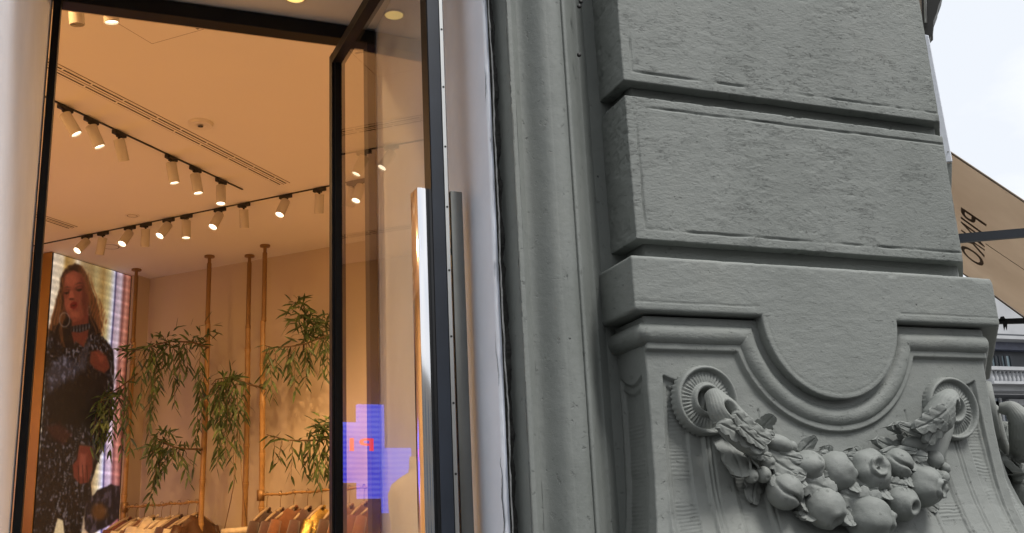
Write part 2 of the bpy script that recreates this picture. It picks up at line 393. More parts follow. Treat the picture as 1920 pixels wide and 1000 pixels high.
# the flaring body below
def body_inset(z):
    return np.interp(z, [1.2, 1.3, 1.4, 1.5, 1.55, 1.6, 1.67, 1.8, 2.1], [-.085, -.055, -.022, .006, .017, .026, .033, .037, .037])
zs = np.concatenate([np.linspace(1.1, 1.48, 40), np.linspace(1.483, 2.05, 215)])
P, face = wrap([(float(body_inset(z)), float(z)) for z in zs], nf=400, ns=60, nr=260, cham=.003)
def relief(s, z, hw, P, seed=0):
    """height of the carved front; s = distance from the face's middle"""
    r2 = np.sqrt(s**2+(z-z_c)**2)
    h = np.zeros_like(s)
    near = (r2 < .2775) | (z > 1.9715)
    soft = np.clip((.2785-r2)/.004, 0, 1)*(z < 2.0165); soft = np.maximum(soft, np.clip((z-1.970)/.004, 0, 1))
    h += .010*soft
    bul = np.interp(z, [1.1, 1.45, 1.55, 1.65, 1.75, 1.87], [.10, .052, .034, .017, .006, 0])*np.clip((hw-.03-np.abs(s))/.05, 0, 1)**.7
    h += bul
    a = np.abs(s)
    # sunk strips: outer strip beside the border, then a raised shaft, then another strip; they fan with the flare
    k = np.interp(z, [1.1, 1.5, 1.9], [1.16, 1.05, 1.0])
    def strip(c, w_, dep, ztop, edge=.0035):
        cc = c*k; d_ = w_/2-np.abs(a-cc)
        m_ = np.clip(d_/edge, 0, 1); top = ztop - .012*((a-cc)/(w_/2))**2*0 + .014*np.clip((np.abs(a-cc)/(w_/2)), 0, 1)**2
        return -dep*m_*np.clip((top-z)/.004, 0, 1), m_*np.clip((top-z)/.01, 0, 1)
    h1, m1 = strip(.412, .098, .0095, 1.905)
    h2, m2 = strip(.424, .050, .0050, 1.885)
    h3, m3 = strip(.262, .075, .0085, 1.79)
    h += h1+h2+h3
    ridg = np.abs(np.sin(z*pi/.0085+fbm(P, (20, 20, 20), 2, 4)*2.2))**2*.0022*np.clip(fbm(P, (9, 9, 26), 3, seed+6)*2+.45, 0, 1)
    h += ridg*(m2+m3)
    for cl in (.357, .347, .300, .214):
        h -= np.exp(-((a-cl*k)/.0022)**2)*.0038*(z < 1.84)
    h += fbm(P, (26, 26, 40), 4, seed+41)*.0008 + fbm(P, 5, 2, seed+42)*.0008
    return h
H = np.zeros(P.shape[:2]); Zb = P[..., 2]
ff = np.broadcast_to((face == 1)[None, :], Zb.shape)
s_f = P[..., 0]-XC; hwz = .5385-body_inset(Zb)
Hf = relief(s_f, Zb, hwz, P)
s_r = ((P[..., :2]-CORN)@A2)-.5385
Hr = relief(s_r, Zb, hwz, P, 50)
yy = P[..., 1]; ys = np.clip((yy-2.037)/.14, 0, 1)
m_ = np.clip(np.minimum(yy-2.062, 2.168-yy)/.004, 0, 1)*np.clip((1.905+.02*((yy-2.11)/.05)**2-Zb)/.004, 0, 1)
m3 = np.clip(np.minimum(yy-2.085, 2.168-yy)/.004, 0, 1)*np.clip((1.885+.02*((yy-2.12)/.05)**2-Zb)/.004, 0, 1)
Hl = -.007*m_-.005*m3 + fbm(P, (22, 22, 40), 4, 61)*.0012+m3*np.abs(np.sin(Zb*pi/.009))**2*.0016*np.clip(fbm(P, (9, 9, 26), 3, 7)*2+.4, 0, 1)
Hall = np.where(ff, Hf, np.where(np.broadcast_to((face == 2)[None, :], Zb.shape), Hr, Hl))
# keep the arrises closed
n_ = grid_normals(P); P = P + n_*Hall[..., None]
body = link('flared_body', from_grid(P), M['stone_carved'], pier, True)
MB().box((1.02, 1.86, 0), (2.22, 2.3, 1.12), .01).build('plinth', M['stone'], pier)

# ---------------------------------------------------------------- rosettes
def rosette(cx, cz, R=.080, yf=2.010):
    n = 144; ph = np.linspace(0, 2*pi, n, endpoint=False)
    prof = [(1.02, .030), (1.0, .018), (1.0, .012), (.985, .005), (.955, .001), (.92, 0), (.885, .002), (.86, .006), (.845, .010), (.83, .014), (.80, .0145)]
    prof += [(r, .0145-.004*((.80-r)/.3)) for r in np.linspace(.77, .52, 11)]
    prof += [(.50, .009), (.47, .003), (.43, -.001), (.39, -.001), (.35, .003), (.32, .010), (.30, .022), (.26, .036), (.16, .042), (0.001, .044)]
    G = []
    for r, y in prof:
        fl = 0
        if .50 < r < .82: fl = .0042*np.abs(np.cos(ph*21))**1.5*np.sin(pi*(r-.50)/.32)**.5
        rad = R*r*(1 + (0.03*np.sin(ph*40) if (r > 1.01) else 0))
        G.append(np.column_stack([cx+rad*np.cos(ph), np.full(n, yf)+y-fl*0+(-fl), cz+rad*np.sin(ph)]))
    G = np.array(G); G += (fbm(G, 45, 3, 71)*.0009)[..., None]*np.array([0, 1, 0])
    return from_grid(G, closed_u=True, flip=False)
ros = [link('rosette', rosette(1.2775, 1.858), M['stone_carved'], pier, True), link('rosette', rosette(1.993, 1.842), M['stone_carved'], pier, True)]

# ---------------------------------------------------------------- garland
gar = link('fruit_garland', bpy.data.meshes.new('garland_core'), M['stone_carved'], pier)
GY = 1.985                                              # depth of the garland's middle
PXM = lambda p, Y: depth(onY(*p, Y))/FPX                # metres per photo pixel there
def dirv(dx, dy, out=1.0):                              # screen direction (px) + towards viewer -> world
    v = np.array([dx, -out, -dy], float); return v/np.linalg.norm(v)
def sph(n1=44, n2=64):
    th = np.linspace(.0001, pi-.0001, n1)[:, None]; ph = np.linspace(0, 2*pi, n2, endpoint=False)[None, :]
    return np.stack([np.sin(th)*np.cos(ph), np.sin(th)*np.sin(ph), np.cos(th)+0*ph], -1)
def frame(ax):
    ax = np.array(ax, float); ax /= np.linalg.norm(ax); u = np.array([0.3, .2, 1.0]); u -= ax*(u@ax); u /= np.linalg.norm(u); return np.stack([u, np.cross(ax, u), ax])
def add_fruit(px, r, kind='apple', ax=(0, 0, 1), Y=None, sq=(1, 1, 1), seed=0):
    r = r*1.12
    Y = (GY - r*PXM(px, GY)*.35) if Y is None else Y
    c = onY(*px, Y); Rm = r*PXM(px, Y)
    S = sph(); Fm = frame(ax)
    z = S[..., 2]; ang = np.arccos(np.clip(z, -1, 1)); phi = np.arctan2(S[..., 1], S[..., 0])
    rad = np.ones_like(z)
    if kind == 'apple':
        rad -= .30*np.exp(-(ang/.30)**2) ; rad += .05*np.exp(-((ang-.55)/.2)**2)*(1+.5*np.cos(5*phi)); rad -= .12*np.exp(-((pi-ang)/.4)**2)
    elif kind == 'hole':
        rad -= .62*np.exp(-(ang/.22)**4); rad += .09*np.exp(-((ang-.42)/.13)**2)
    elif kind in ('pome', 'quince'):
        lob = .035*np.cos(6*phi)*np.sin(ang); rad += lob
        a = ang/.42
        rad += .16*np.exp(-((ang-.38)/.085)**2)*(1+.25*np.cos(5*phi)) - .24*np.exp(-(ang/.27)**4) + .10*np.exp(-(ang/.10)**2)*(1+.5*np.cos(3*phi)) - .07*np.exp(-((ang-.5)/.08)**2)
    elif kind == 'cleft':
        dd = np.abs(S[..., 0]*.95+.12*np.sin(z*3)); rad -= .24*np.exp(-(dd/.085)**2)*np.clip(z+.55, 0, 1); rad -= .10*np.exp(-(ang/.3)**2)
    elif kind == 'pod':
        dd = np.abs(S[..., 1]-.12*z*z); rad -= .30*np.exp(-(dd/.10)**2)*(S[..., 0] > 0)
    elif kind == 'skull':                                # cracked seed pod with two openings
        for q, w_ in (((.25, .35, .90), .16), ((-.35, -.25, .90), .19), ((.6, -.4, .6), .11)):
            q = np.array(q); q = q/np.linalg.norm(q); rad -= .42*np.exp(-(np.arccos(np.clip(S@q, -1, 1))/w_)**4)
        rad += .12*np.cos(3*phi+1)*np.sin(ang)
    elif kind == 'berry':
        rad -= .18*np.exp(-(ang/.25)**2)
    P = S*rad[..., None]*np.array(sq); P = P@Fm*Rm + c
    P = P + (S@Fm)*(fbm(P, (38, 38, 38), 3, seed+3)*.0022*min(1, Rm/.03)+fbm(P, 120, 2, seed)*.0004)[..., None]
    return link({'apple': 'apple', 'hole': 'apple', 'pome': 'pomegranate', 'quince': 'pomegranate', 'cleft': 'peach', 'pod': 'almond', 'skull': 'seed_pod', 'berry': 'berry'}[kind], from_grid(P, closed_u=True, flip=True), M['stone_carved'], gar, True)
def add_leaf(p0, p1, w_, lobes=3, Y0=None, Y1=None, bend=0.0, curl=.01, seed=0, notch=.42, skirt=.022, camber=.3, tipw=.25, name='leaf'):
    Y0 = GY-.012 if Y0 is None else Y0; Y1 = Y0-.012 if Y1 is None else Y1
    a, b = onY(*p0, Y0), onY(*p1, Y1); W = w_*1.32*PXM(p0, Y0)
    ax = b-a; Ln = np.linalg.norm(ax); axn = ax/Ln; sd_ = np.cross(axn, np.array([0, -1.0, 0])); sd_ /= np.linalg.norm(sd_)
    nv, nu = 46, 25
    t = np.linspace(0, 1, nv)[:, None]; u = np.linspace(-1, 1, nu)[None, :]
    env = np.sin(pi*np.clip(t*.86+.10, 0, 1))**.55*(1-.25*t)+tipw*0
    env = env*np.clip((1-t)/.13, 0, 1)**.5
    env = np.maximum(env, .62*np.clip((1-t)/.10, 0, 1)**.5*(t > .5))
    lob = 1-notch*.75*np.clip(1-np.abs(np.sin(pi*(t*lobes+.12)))*1.35, 0, 1)**.8*(t < .93)
    wid = W*env*lob
    out = -(1-u**2)*W*camber*.45*env - .0055*np.abs(u)**3*np.sin(pi*np.clip(t, .05, 1)) + np.exp(-(u/.12)**2)*.0035 - .0011*np.cos((t*lobes-np.abs(u)*.8)*2*pi)*np.abs(u)
    out = out - curl*t**3*1.0 + .5*curl*(np.abs(u)**3)*np.sin(pi*t)
    Pm = a + axn*(Ln*t)[..., None]*1.0
    lag = -.10*W*np.abs(u)*1.4                               # lobes sweep toward the tip
    P = Pm + sd_*(u*wid)[..., None] + axn*((lag*-1)*np.clip(t*3, 0, 1))[..., None]*lob[..., None] + sd_*(bend*Ln*np.sin(pi*t)*np.ones_like(u))[..., None]
    P = P + np.array([0, 1.0, 0])*out[..., None]
    P = P + np.array([0, 1, 0])*(fbm(P, 70, 3, seed)*.0014)[..., None]
    # thickness: border skirt running back into the ground
    f0 = P.copy(); back = a+axn*(Ln*t)[..., None]*.96+(P-a-axn*(Ln*t)[..., None])*.55+np.array([0, skirt, 0])
    top = np.vstack([P])
    G = np.concatenate([back[:, :1]*1.0, P, back[:, -1:]], axis=1)
    G = np.concatenate([(G[:1]+np.array([0, skirt, 0])), G, (G[-1:]+np.array([0, skirt, 0]))], axis=0)
    return link(name, from_grid(G), M['stone_carved'], gar, True)
def add_horn(pts, rads, dents=(), flutes=9, fd=.10, seed=0, Y=None, tw=1.0, name='cornucopia'):
    pts = [onY(x, y, Yd) for x, y, Yd in pts]; n = len(pts)
    tt = np.linspace(0, n-1, 90); C = np.array([[np.interp(t, range(n), [p[k] for p in pts]) for k in range(3)] for t in tt])
    for _ in range(10): C[1:-1] = (C[:-2]+C[2:]+2*C[1:-1])/4
    Rr = np.interp(tt, range(n), rads)*PXM((1400, 800), GY)
    T = np.gradient(C, axis=0); T /= np.linalg.norm(T, axis=1, keepdims=True)
    e1 = np.cross(T, np.array([0, -1.0, 0])); e1 /= np.linalg.norm(e1, axis=1, keepdims=True); e2 = np.cross(e1, T)
    ph = np.linspace(0, 2*pi, 90, endpoint=False)
    k = np.linspace(0, 1, 90)[:, None]
    fl = 1-fd*np.abs(np.sin(flutes*.5*(ph[None, :]+tw*k)))**3
    P = C[:, None, :] + (e1[:, None, :]*np.cos(ph)[None, :, None]+e2[:, None, :]*np.sin(ph)[None, :, None])*(Rr[:, None]*fl)[..., None]
    N = P-C[:, None, :]; N /= np.linalg.norm(N, axis=-1, keepdims=True)
    D = np.zeros(P.shape[:2])
    for (dx, dy, rx, ry, ang, dep) in dents:
        c = onY(dx, dy, GY-.03); s_ = PXM((dx, dy), GY-.03)
        # compare in view: offsets in the facade plane
        ux = (P[..., 0]-c[0])/s_; uz = -(P[..., 2]-c[2])/s_
        ca, sa = math.cos(ang), math.sin(ang); a_ = (ux*ca+uz*sa)/rx; b_ = (-ux*sa+uz*ca)/ry
        q = np.sqrt(a_**2+b_**2); front = (N[..., 1] < 0)
        D -= dep*np.exp(-(q)**4)*front; D += .0022*np.exp(-((q-1.25)/.22)**2)*front
    P = P + N*(D+fbm(P, 50, 3, seed)*.0012)[..., None]
    P = np.concatenate([C[:1, None, :]*np.ones((1, 90, 1)), P, C[-1:, None, :]*np.ones((1, 90, 1))], axis=0)
    return link(name, from_grid(P, closed_u=True), M['stone_carved'], gar, True)
# hidden rope that carries everything
core_pts = [(1335, 745), (1400, 810), (1450, 868), (1520, 912), (1600, 932), (1680, 912), (1730, 868), (1765, 800), (1778, 760)]
mb = MB(); mb.tube([onY(x, y, 2.02) for x, y in core_pts], [.02, .03, .045, .05, .055, .05, .045, .03, .02], 20)
bmesh.ops.recalc_face_normals(mb.bm, faces=mb.bm.faces); mb.bm.to_mesh(gar.data); mb.bm.free()
for p_ in gar.data.polygons: p_.use_smooth = True

Yl = GY
# background leaves first
for a in [((1425, 880), (1408, 942), 20, 3, 2.02, 2.012, .05), ((1448, 905), (1462, 965), 17, 3, 2.02, 2.012, -.05), ((1480, 945), (1490, 990), 13, 2, 2.015, 2.0, 0),
          ((1352, 818), (1386, 892), 26, 2, 2.035, 1.975, -.10), ((1545, 895), (1550, 838), 16, 2, 2.01, 2.0, 0), ((1500, 850), (1524, 822), 13, 2, 2.01, 2.0, 0),
          ((1420, 815), (1444, 782), 17, 3, 2.02, 1.995, 0), ((1560, 985), (1572, 1030), 18, 3, 2.005, 1.985, 0), ((1530, 985), (1518, 1020), 14, 2, 2.01, 2.0, 0),
          ((1600, 985), (1606, 1060), 20, 3, 1.99, 1.97, 0), ((1690, 960), (1722, 1012), 16, 3, 2.01, 1.995, 0), ((1715, 845), (1690, 812), 12, 2, 2.0, 1.99, .08),
          ((1700, 840), (1640, 825), 13, 2, 2.0, 1.99, -.06), ((1655, 905), (1598, 842), 16, 3, 2.0, 1.995, 0), ((1720, 925), (1752, 955), 16, 2, 2.01, 2.0, 0),
          ((1735, 820), (1668, 800), 12, 2, 2.0, 1.98, .05)]:
    p0, p1, w_, lb, y0, y1, bd = a; add_leaf(p0, p1, w_, lb, y0, y1, bd, seed=int(p0[0]))
# fruits
add_fruit((1565, 886), 35, 'apple', dirv(.75, -.55, .75), seed=1, Y=GY-.012)
add_fruit((1629, 884), 37, 'quince', dirv(-.1, -.25, 1.3), seed=2, Y=GY-.014, sq=(1.02, 1, .92))
add_fruit((1682, 871), 27, 'cleft', dirv(.5, .35, .8), seed=3)
add_fruit((1715, 832), 19, 'pod', dirv(1, .05, .2), seed=4, sq=(.72, .72, 1.2), Y=GY-.01)
add_fruit((1751, 862), 16, 'berry', dirv(.3, .8, .6), seed=5)
add_fruit((1771, 878), 10, 'berry', dirv(.3, -.6, .7), seed=6); add_fruit((1767, 896), 12, 'berry', dirv(.4, .4, .6), seed=7)
add_fruit((1729, 912), 35, 'pome', dirv(.55, .22, 1.0), seed=8, Y=GY-.018)
add_fruit((1687, 943), 31, 'hole', dirv(.25, .35, 1.15), seed=9, Y=GY-.02)
add_fruit((1627, 972), 40, 'pome', dirv(.95, .15, .35), seed=10, Y=GY-.03)
add_fruit((1546, 952), 35, 'apple', dirv(.28, .9, .75), seed=11, Y=GY-.024)
add_fruit((1472, 922), 31, 'cleft', dirv(.35, .45, .8), seed=12, Y=GY-.014)
add_fruit((1513, 876), 28, 'skull', dirv(.75, -.05, .75), seed=13, Y=GY-.014, sq=(1, .9, 1.05))
add_fruit((1456, 832), 22, 'pod', dirv(1, .25, .25), seed=14, sq=(.70, .74, 1.3), Y=GY-.012)
add_fruit((1484, 838), 10, 'berry', dirv(.6, .5, .5), seed=19)
for p_, r_ in (((1440, 867), 12.5), ((1431, 890), 14), ((1409, 893), 12)):
    add_fruit(p_, r_, 'berry', dirv(.1, .5, .9), seed=int(p_[0]), Y=GY-.008)
mb = MB()
for p_ in ((1409, 893), (1431, 890), (1440, 867)): mb.tube([onY(1405, 858, GY), onY((1405+p_[0])/2, (858+p_[1])/2-3, GY-.014), onY(*p_, GY-.01)], .0028, 8)
mb.build('cherry_stem', M['stone_carved'], gar, True)
# leaves on top
for a in [((1436, 850), (1504, 893), 20, 3, 1.972, 1.955, .06), ((1440, 846), (1498, 862), 14, 3, 1.972, 1.958, 0), ((1452, 890), (1486, 922), 19, 3, 1.965, 1.948, .1),
          ((1500, 905), (1560, 925), 24, 3, 1.962, 1.940, -.08), ((1512, 925), (1508, 958), 12, 2, 1.975, 1.965, 0), ((1528, 902), (1564, 888), 14, 3, 1.962, 1.945, .08),
          ((1575, 925), (1645, 938), 24, 4, 1.955, 1.930, .06), ((1572, 925), (1600, 972), 22, 3, 1.962, 1.948, .05), ((1590, 908), (1640, 918), 14, 2, 1.965, 1.945, 0),
          ((1664, 905), (1694, 912), 13, 3, 1.960, 1.945, 0), ((1712, 858), (1733, 895), 17, 3, 1.965, 1.943, .03), ((1706, 852), (1732, 858), 12, 2, 1.965, 1.95, 0),
          ((1655, 850), (1712, 848), 9, 2, 1.975, 1.96, -.06), ((1488, 892), (1506, 912), 11, 2, 1.965, 1.95, 0), ((1530, 925), (1540, 900), 11, 2, 1.962, 1.955, 0), ((1592, 900), (1606, 922), 12, 2, 1.955, 1.94, 0),
          ((1650, 912), (1664, 936), 12, 3, 1.955, 1.935, 0), ((1580, 950), (1594, 985), 13, 3, 1.955, 1.94, 0), ((1655, 955), (1668, 985), 13, 3, 1.955, 1.94, 0), ((1700, 890), (1704, 912), 10, 2, 1.955, 1.945, 0), ((1470, 882), (1490, 890), 10, 2, 1.965, 1.955, 0), ((1505, 955), (1522, 975), 12, 3, 1.97, 1.955, 0), ((1540, 850), (1562, 858), 9, 2, 1.975, 1.965, 0), ((1590, 856), (1612, 858), 9, 2, 1.975, 1.965, 0), ((1415, 846), (1440, 858), 11, 3, 1.96, 1.95, 0), ((1742, 885), (1760, 892), 10, 2, 1.962, 1.952, 0), ((1632, 852), (1656, 862), 8, 2, 1.975, 1.955, 0)]:
    p0, p1, w_, lb, y0, y1, bd = a; add_leaf(p0, p1, w_, lb, y0, y1, bd, seed=int(p1[0]), skirt=.03)
# horns
add_horn([(1331, 745, 2.00), (1340, 746, 1.972), (1354, 768, 1.952), (1376, 797, 1.950), (1402, 824, 1.958), (1428, 848, 1.972)], [12, 19, 28, 31, 27, 15],
         dents=[(1357, 771, 9, 15, -.6, .060)], flutes=26, fd=.028, seed=90)
add_horn([(1784, 752, 2.00), (1780, 746, 1.965), (1772, 762, 1.945), (1758, 786, 1.95), (1742, 812, 1.968)], [11, 20, 30, 32, 20],
         dents=[(1777, 773, 10, 15, .1, .060)], flutes=22, fd=.028, seed=95)
for a in [((1380, 776), (1440, 826), 17, 4, 1.908, 1.935, .06), ((1352, 795), (1424, 846), 17, 4, 1.908, 1.930, -.05), ((1400, 812), (1447, 818), 14, 3, 1.940, 1.955, 0),
          ((1388, 800), (1430, 838), 12, 3, 1.900, 1.925, 0),
          ((1776, 768), (1716, 803), 19, 4, 1.905, 1.935, -.06), ((1750, 790), (1682, 796), 11, 2, 1.930, 1.965, -.16), ((1772, 790), (1738, 830), 17, 3, 1.908, 1.940, .06)]:
    p0, p1, w_, lb, y0, y1, bd = a; add_leaf(p0, p1, w_, lb, y0, y1, bd, seed=int(p1[1]), skirt=.02, camber=.22, curl=.008, name='acanthus_leaf')
# the same carving turned onto the pier's street-side face
rot_a = math.atan2(A2[1], A2[0])
cr_ = CORN+A2*.5385
cr_ = cr_-B2*.026
TM = Matrix.Translation((cr_[0], cr_[1], 0)) @ Matrix.Rotation(rot_a, 4, 'Z') @ Matrix.Translation((-XC, -2.0, 0))
base = Matrix.Translation(-Vector(pier.location))
g2 = gar.copy(); COL.objects.link(g2); g2.parent = pier; g2.matrix_local = base @ TM
for ch in list(gar.children):
    c = ch.copy(); COL.objects.link(c); c.parent = g2
for r_ in ros:
    c = r_.copy(); COL.objects.link(c); c.parent = pier; c.matrix_local = base @ TM
gar['label'] = 'carved swag of apples, pomegranates and leaves on the front face'
g2['label'] = 'second carved swag around the corner at the right edge'
# ================================================================ shopfront wall and grey casing
S_ = 3.15/2.6
YF = 3.15
def rx(px, py, Y): return onY(px, py, Y)[0]
cas = wthing('moulded_casing', 'tall grey moulded plaster casing beside the white reveal', 'moulding', (.95, 2.12, 0))
pr = []           # plan profile (x, y), measured at photograph row 480
def pp(px, Y): pr.append((rx(px, 480, Y), Y))
def arc(px0, Y0, px1, Y1, n, bul):
    for k in range(1, n+1):
        t = k/n; pp(px0+(px1-px0)*t, Y0+(Y1-Y0)*t+bul*math.sin(pi*t))
pp(940, 2.20); pp(941, 2.150); pp(944, 2.145)
arc(944, 2.145, 972, 2.085, 12, 0); pp(973, 2.079); pp(975, 2.077); pp(981, 2.0765); pp(983, 2.079); pp(984, 2.088)
arc(984, 2.088, 992, 2.106, 5, .0)
for k in range(1, 31):
    t = k/30; s_ = t*t*(3-2*t); pp(992+(1052-992)*t, 2.106-.043*s_)
arc(1052, 2.063, 1072, 2.064, 8, -.002); arc(1072, 2.064, 1079, 2.074, 5, -.002)
pp(1081, 2.083); pp(1083, 2.080); pp(1085, 2.078); pp(1089, 2.078); pp(1091, 2.082); pp(1093, 2.095)
arc(1093, 2.095, 1112, 2.15, 6, .018); pp(1125, 2.172); 
pr.append((1.20, 2.181)); pr.append((1.30, 2.182))
pr = np.array(pr)
# densify
seg = np.linalg.norm(np.diff(pr, axis=0), axis=1); cs = np.concatenate([[0], np.cumsum(seg)]); ss = np.unique(np.concatenate([cs, np.arange(0, cs[-1], .003)]))
prd = np.column_stack([np.interp(ss, cs, pr[:, 0]), np.interp(ss, cs, pr[:, 1])])
zs = np.concatenate([np.linspace(0, 1.4, 30), np.linspace(1.41, 3.3, 420), np.linspace(3.33, 5, 30)])
G = np.array([[(x, y, z) for x, y in prd] for z in zs])
h = fbm(G, (30, 30, 26), 4, 81)*.0006+fbm(G, (6, 6, 3), 2, 82)*.0008
dn = np.clip(fbm(G, (60, 60, 60), 2, 83)-.70, 0, 1)*.008
G = displaced(G, h-dn)
link('casing_moulding', from_grid(G), M['stone_casing'], cas, True)
mb = MB()
for px, py in ((1089, 3), (1086, 103), (1086, 12)):
    c = onY(px, py, 2.11); mb.lathe([(.0045, -.004), (.006, 0), (.004, .003), (.001, .003)], c, 10, Vector((0, -1, 0)).to_track_quat('Z', 'Y'))
mb.build('screw_head', M['hole'], cas, True)

# dark crumbling joint between the white reveal and the casing
jt = wthing('cracked_joint', 'dark crumbling filler joint between white reveal and grey casing', 'joint', (.825, 2.12, 0))
zz = np.linspace(0, 5, 1400)
G = []
nzv = np.column_stack([zz*0, zz*0, zz])
wl = fbm(nzv, (1, 1, 5), 6, 3)*.009; wr = fbm(nzv, (1, 1, 8), 6, 9)*.008
xl, xr = .8115, pr[0, 0]+.003
for k in range(9):
    t = k/8; G.append(np.column_stack([(xl-.004+wl)*(1-t)+(xr+.004)*t, 2.112+.03*math.sin(pi*t)+0*zz, zz]))
G = np.array(G).transpose(1, 0, 2); G[..., 1] += fbm(G, (60, 60, 22), 5, 5)*.014
link('joint_filler', from_grid(G), M['caulk'], jt, False)
G = np.array([np.column_stack([.822+.010*t+wr*.6, 2.106+.016*t+0*zz+fbm(nzv, (1, 1, 40), 2, 2+int(t*4))*.003, zz]) for t in (0, .5, 1)]).transpose(1, 0, 2)
link('grey_filler', from_grid(G), plain('grey_filler', (.24, .25, .26), .8, var=.3, scale=60, bmp=.004), jt, False)

# white painted surround: right reveal, left reveal, soffit, wall above
sur = wthing('white_shop_surround', 'white painted masonry reveals and soffit around the shop entrance', 'wall', (.3, 2.6, 0))
XR = .8065; XL = -.245; XLB = float(onY(97, 0, 3.15)[0])
zb = .5*(onY(117, 0, YF)[2]+onY(630, 77.5, YF)[2]); ZSF = zb+.056
zz = np.linspace(0, ZSF, 500)
def reveal(X0, sgn, seed, name):
    ys = np.concatenate([[2.104, 2.1045, 2.106, 2.109, 2.113], np.linspace(2.12, YF+.03, 60)])
    G = np.array([[(X0 + (.004*(1-min(1, max(0, (y-2.1045)/.008)))**2)*sgn, y, z) for y in ys] for z in zz])
    e = fbm(G, (20, 20, 14), 4, seed)
    if sgn < 0: G[..., 0] += (XLB-XL)*np.clip((G[..., 1]-2.104)/(YF-2.104), 0, 1.03)
    G[..., 0] += sgn*fbm(G, (5, 5, 3), 2, seed+1)*.0014 + sgn*fbm(G, 26, 3, seed+2)*.0003
    er = np.clip(1-(G[..., 1]-2.104)/.01, 0, 1)
    G[..., 0] += sgn*er*fbm(G, (3, 3, 70), 4, seed+3)*.0016
    return link(name, from_grid(G, flip=(sgn < 0)), M['white'], sur, True)
reveal(XR, 1, 5, 'right_reveal'); reveal(XL, -1, 15, 'left_reveal')
MB().box((XL, 2.104, ZSF), (XR, YF+.06, 3.5)).build('soffit', M['soffit'], sur)
MB().box((XL-.004, 2.06, ZSF-.004), (XR+.004, 2.104, 3.5), .006).build('soffit_edge', M['white'], sur)
MB().box((XR+.003, 2.116, 0), (XR+.015, YF+.02, ZSF)).build('reveal_core', M['white'], sur)
# masonry of the facade (left of the shop, above it, and around the corner)
fac = wthing('shop_facade', 'grey rendered facade of the shop building', 'building', (0, 2.3, 0))
MB().box((-7, 2.14, 0), (XL-.005, 2.74, 6.2)).build('front_wall', M['stone'], fac)
MB().box((XL-.005, 2.144, 3.505), (2.0, 3.2, 6.2)).build('wall', M['stone'], fac)
MB().box((XR+.02, 2.21, 0), (1.9, YF+.10, 3.5)).build('pier_masonry', M['stone'], fac)
mr = Matrix(((A2[0], B2[0], 0, CORN[0]), (A2[1], B2[1], 0, CORN[1]), (0, 0, 1, 0), (0, 0, 0, 1)))
MB().box((.12, -.9, 0), (9, -.20, 6.2), M=mr).build('side_wall', M['stone'], fac)

# ================================================================ metal door frame
fr = wthing('shop_door_frame', 'black metal frame of the tall shop doorway', 'door frame', (.3, YF, 0))
zt = onY(117, 0, YF)[2]; 
MB().box((XLB+.006, YF-.01, zb), (XR-.004, YF+.05, zb+.052), .003).build('head_bar', M['black'], fr)
xjl = onY(80, 465, YF)[0]
MB().box((XLB+.006, YF-.008, 0), (xjl, YF+.05, zb), .003).build('jamb', M['black'], fr)
MB().box((.775, YF-.008, 0), (XR-.004, YF+.05, zb), .003).build('jamb', M['black'], fr)

# ================================================================ open glass door
TH = -.052; DN = np.array([math.cos(TH), -math.sin(TH), 0]); DT = np.array([-math.sin(TH), -math.cos(TH), 0])
DP = np.array([.536*S_, 2.613*S_, 0])
def D(t, n, z): return DP+DT*t+DN*n+np.array([0, 0, z])
DM = Matrix(((DT[0], DN[0], 0, DP[0]), (DT[1], DN[1], 0, DP[1]), (0, 0, 1, 0), (0, 0, 0, 1)))
door = wthing('glass_door', 'open black framed glass door with long steel pull bars', 'door', tuple(DP+[0, 0, .01]))
T1 = .7834*S_; ZT = 1.55+1.351*S_; ZI = ZT-.036; TI = .7467*S_; THK = .0375*S_
MB().box((0, 0, .02), (.034, THK, ZT), .0015, M=DM).build('hinge_stile', M['black'], door)
MB().box((TI, 0, .02), (T1, THK*.99, ZT), .0012, M=DM).build('lock_stile', M['black'], door)
MB().box((T1, .0015, .02), (T1+.0025, THK*.70, ZT-.001), .0008, M=DM).build('edge_cover', M['navy'], door)
st = MB().box((T1, THK*.725, .02), (T1+.004, THK*.93, ZT-.001), .0008, M=DM).build('edge_strip', M['alu'], door)
mb = MB()
for py, px in ((55, 825.5), (163, 829), (275, 833.5), (388, 837), (507, 841), (631, 845), (756, 849.5), (889, 853), (1010, 857)):
    P = onP(px, py, DP+DT*(T1+.004), DT); z = P[2]
    mb.lathe([(.0028, 0), (.0028, .0006), (.0005, .0006)], D(T1+.0042, THK*.83, z), 10, Vector(DT).to_track_quat('Z', 'Y'))
mb.build('screw', M['hole'], st)
MB().box((.034, .001, ZI), (TI, THK-.001, ZT), .0012, M=DM).build('top_rail', M['black'], door)
MB().box((.034, .001, .02), (TI, THK-.001, .14), .0012, M=DM).build('bottom_rail', M['black'], door)
MB().box((.034, .010, .14), (.040, THK-.010, ZI), M=DM).box((TI-.006, .010, .14), (TI, THK-.010, ZI), M=DM).build('glazing_bead', M['black'], door)
m, nt, b = material('door_glass')
nt.nodes.remove(b)
gl = nt.nodes.new('ShaderNodeBsdfGlossy'); gl.inputs['Roughness'].default_value = 0.0; gl.inputs['Color'].default_value = (1, 1, 1, 1)
tr = nt.nodes.new('ShaderNodeBsdfTransparent'); tr.inputs['Color'].default_value = (.90, .91, .90, 1)
fz = nt.nodes.new('ShaderNodeFresnel'); fz.inputs['IOR'].default_value = 1.75
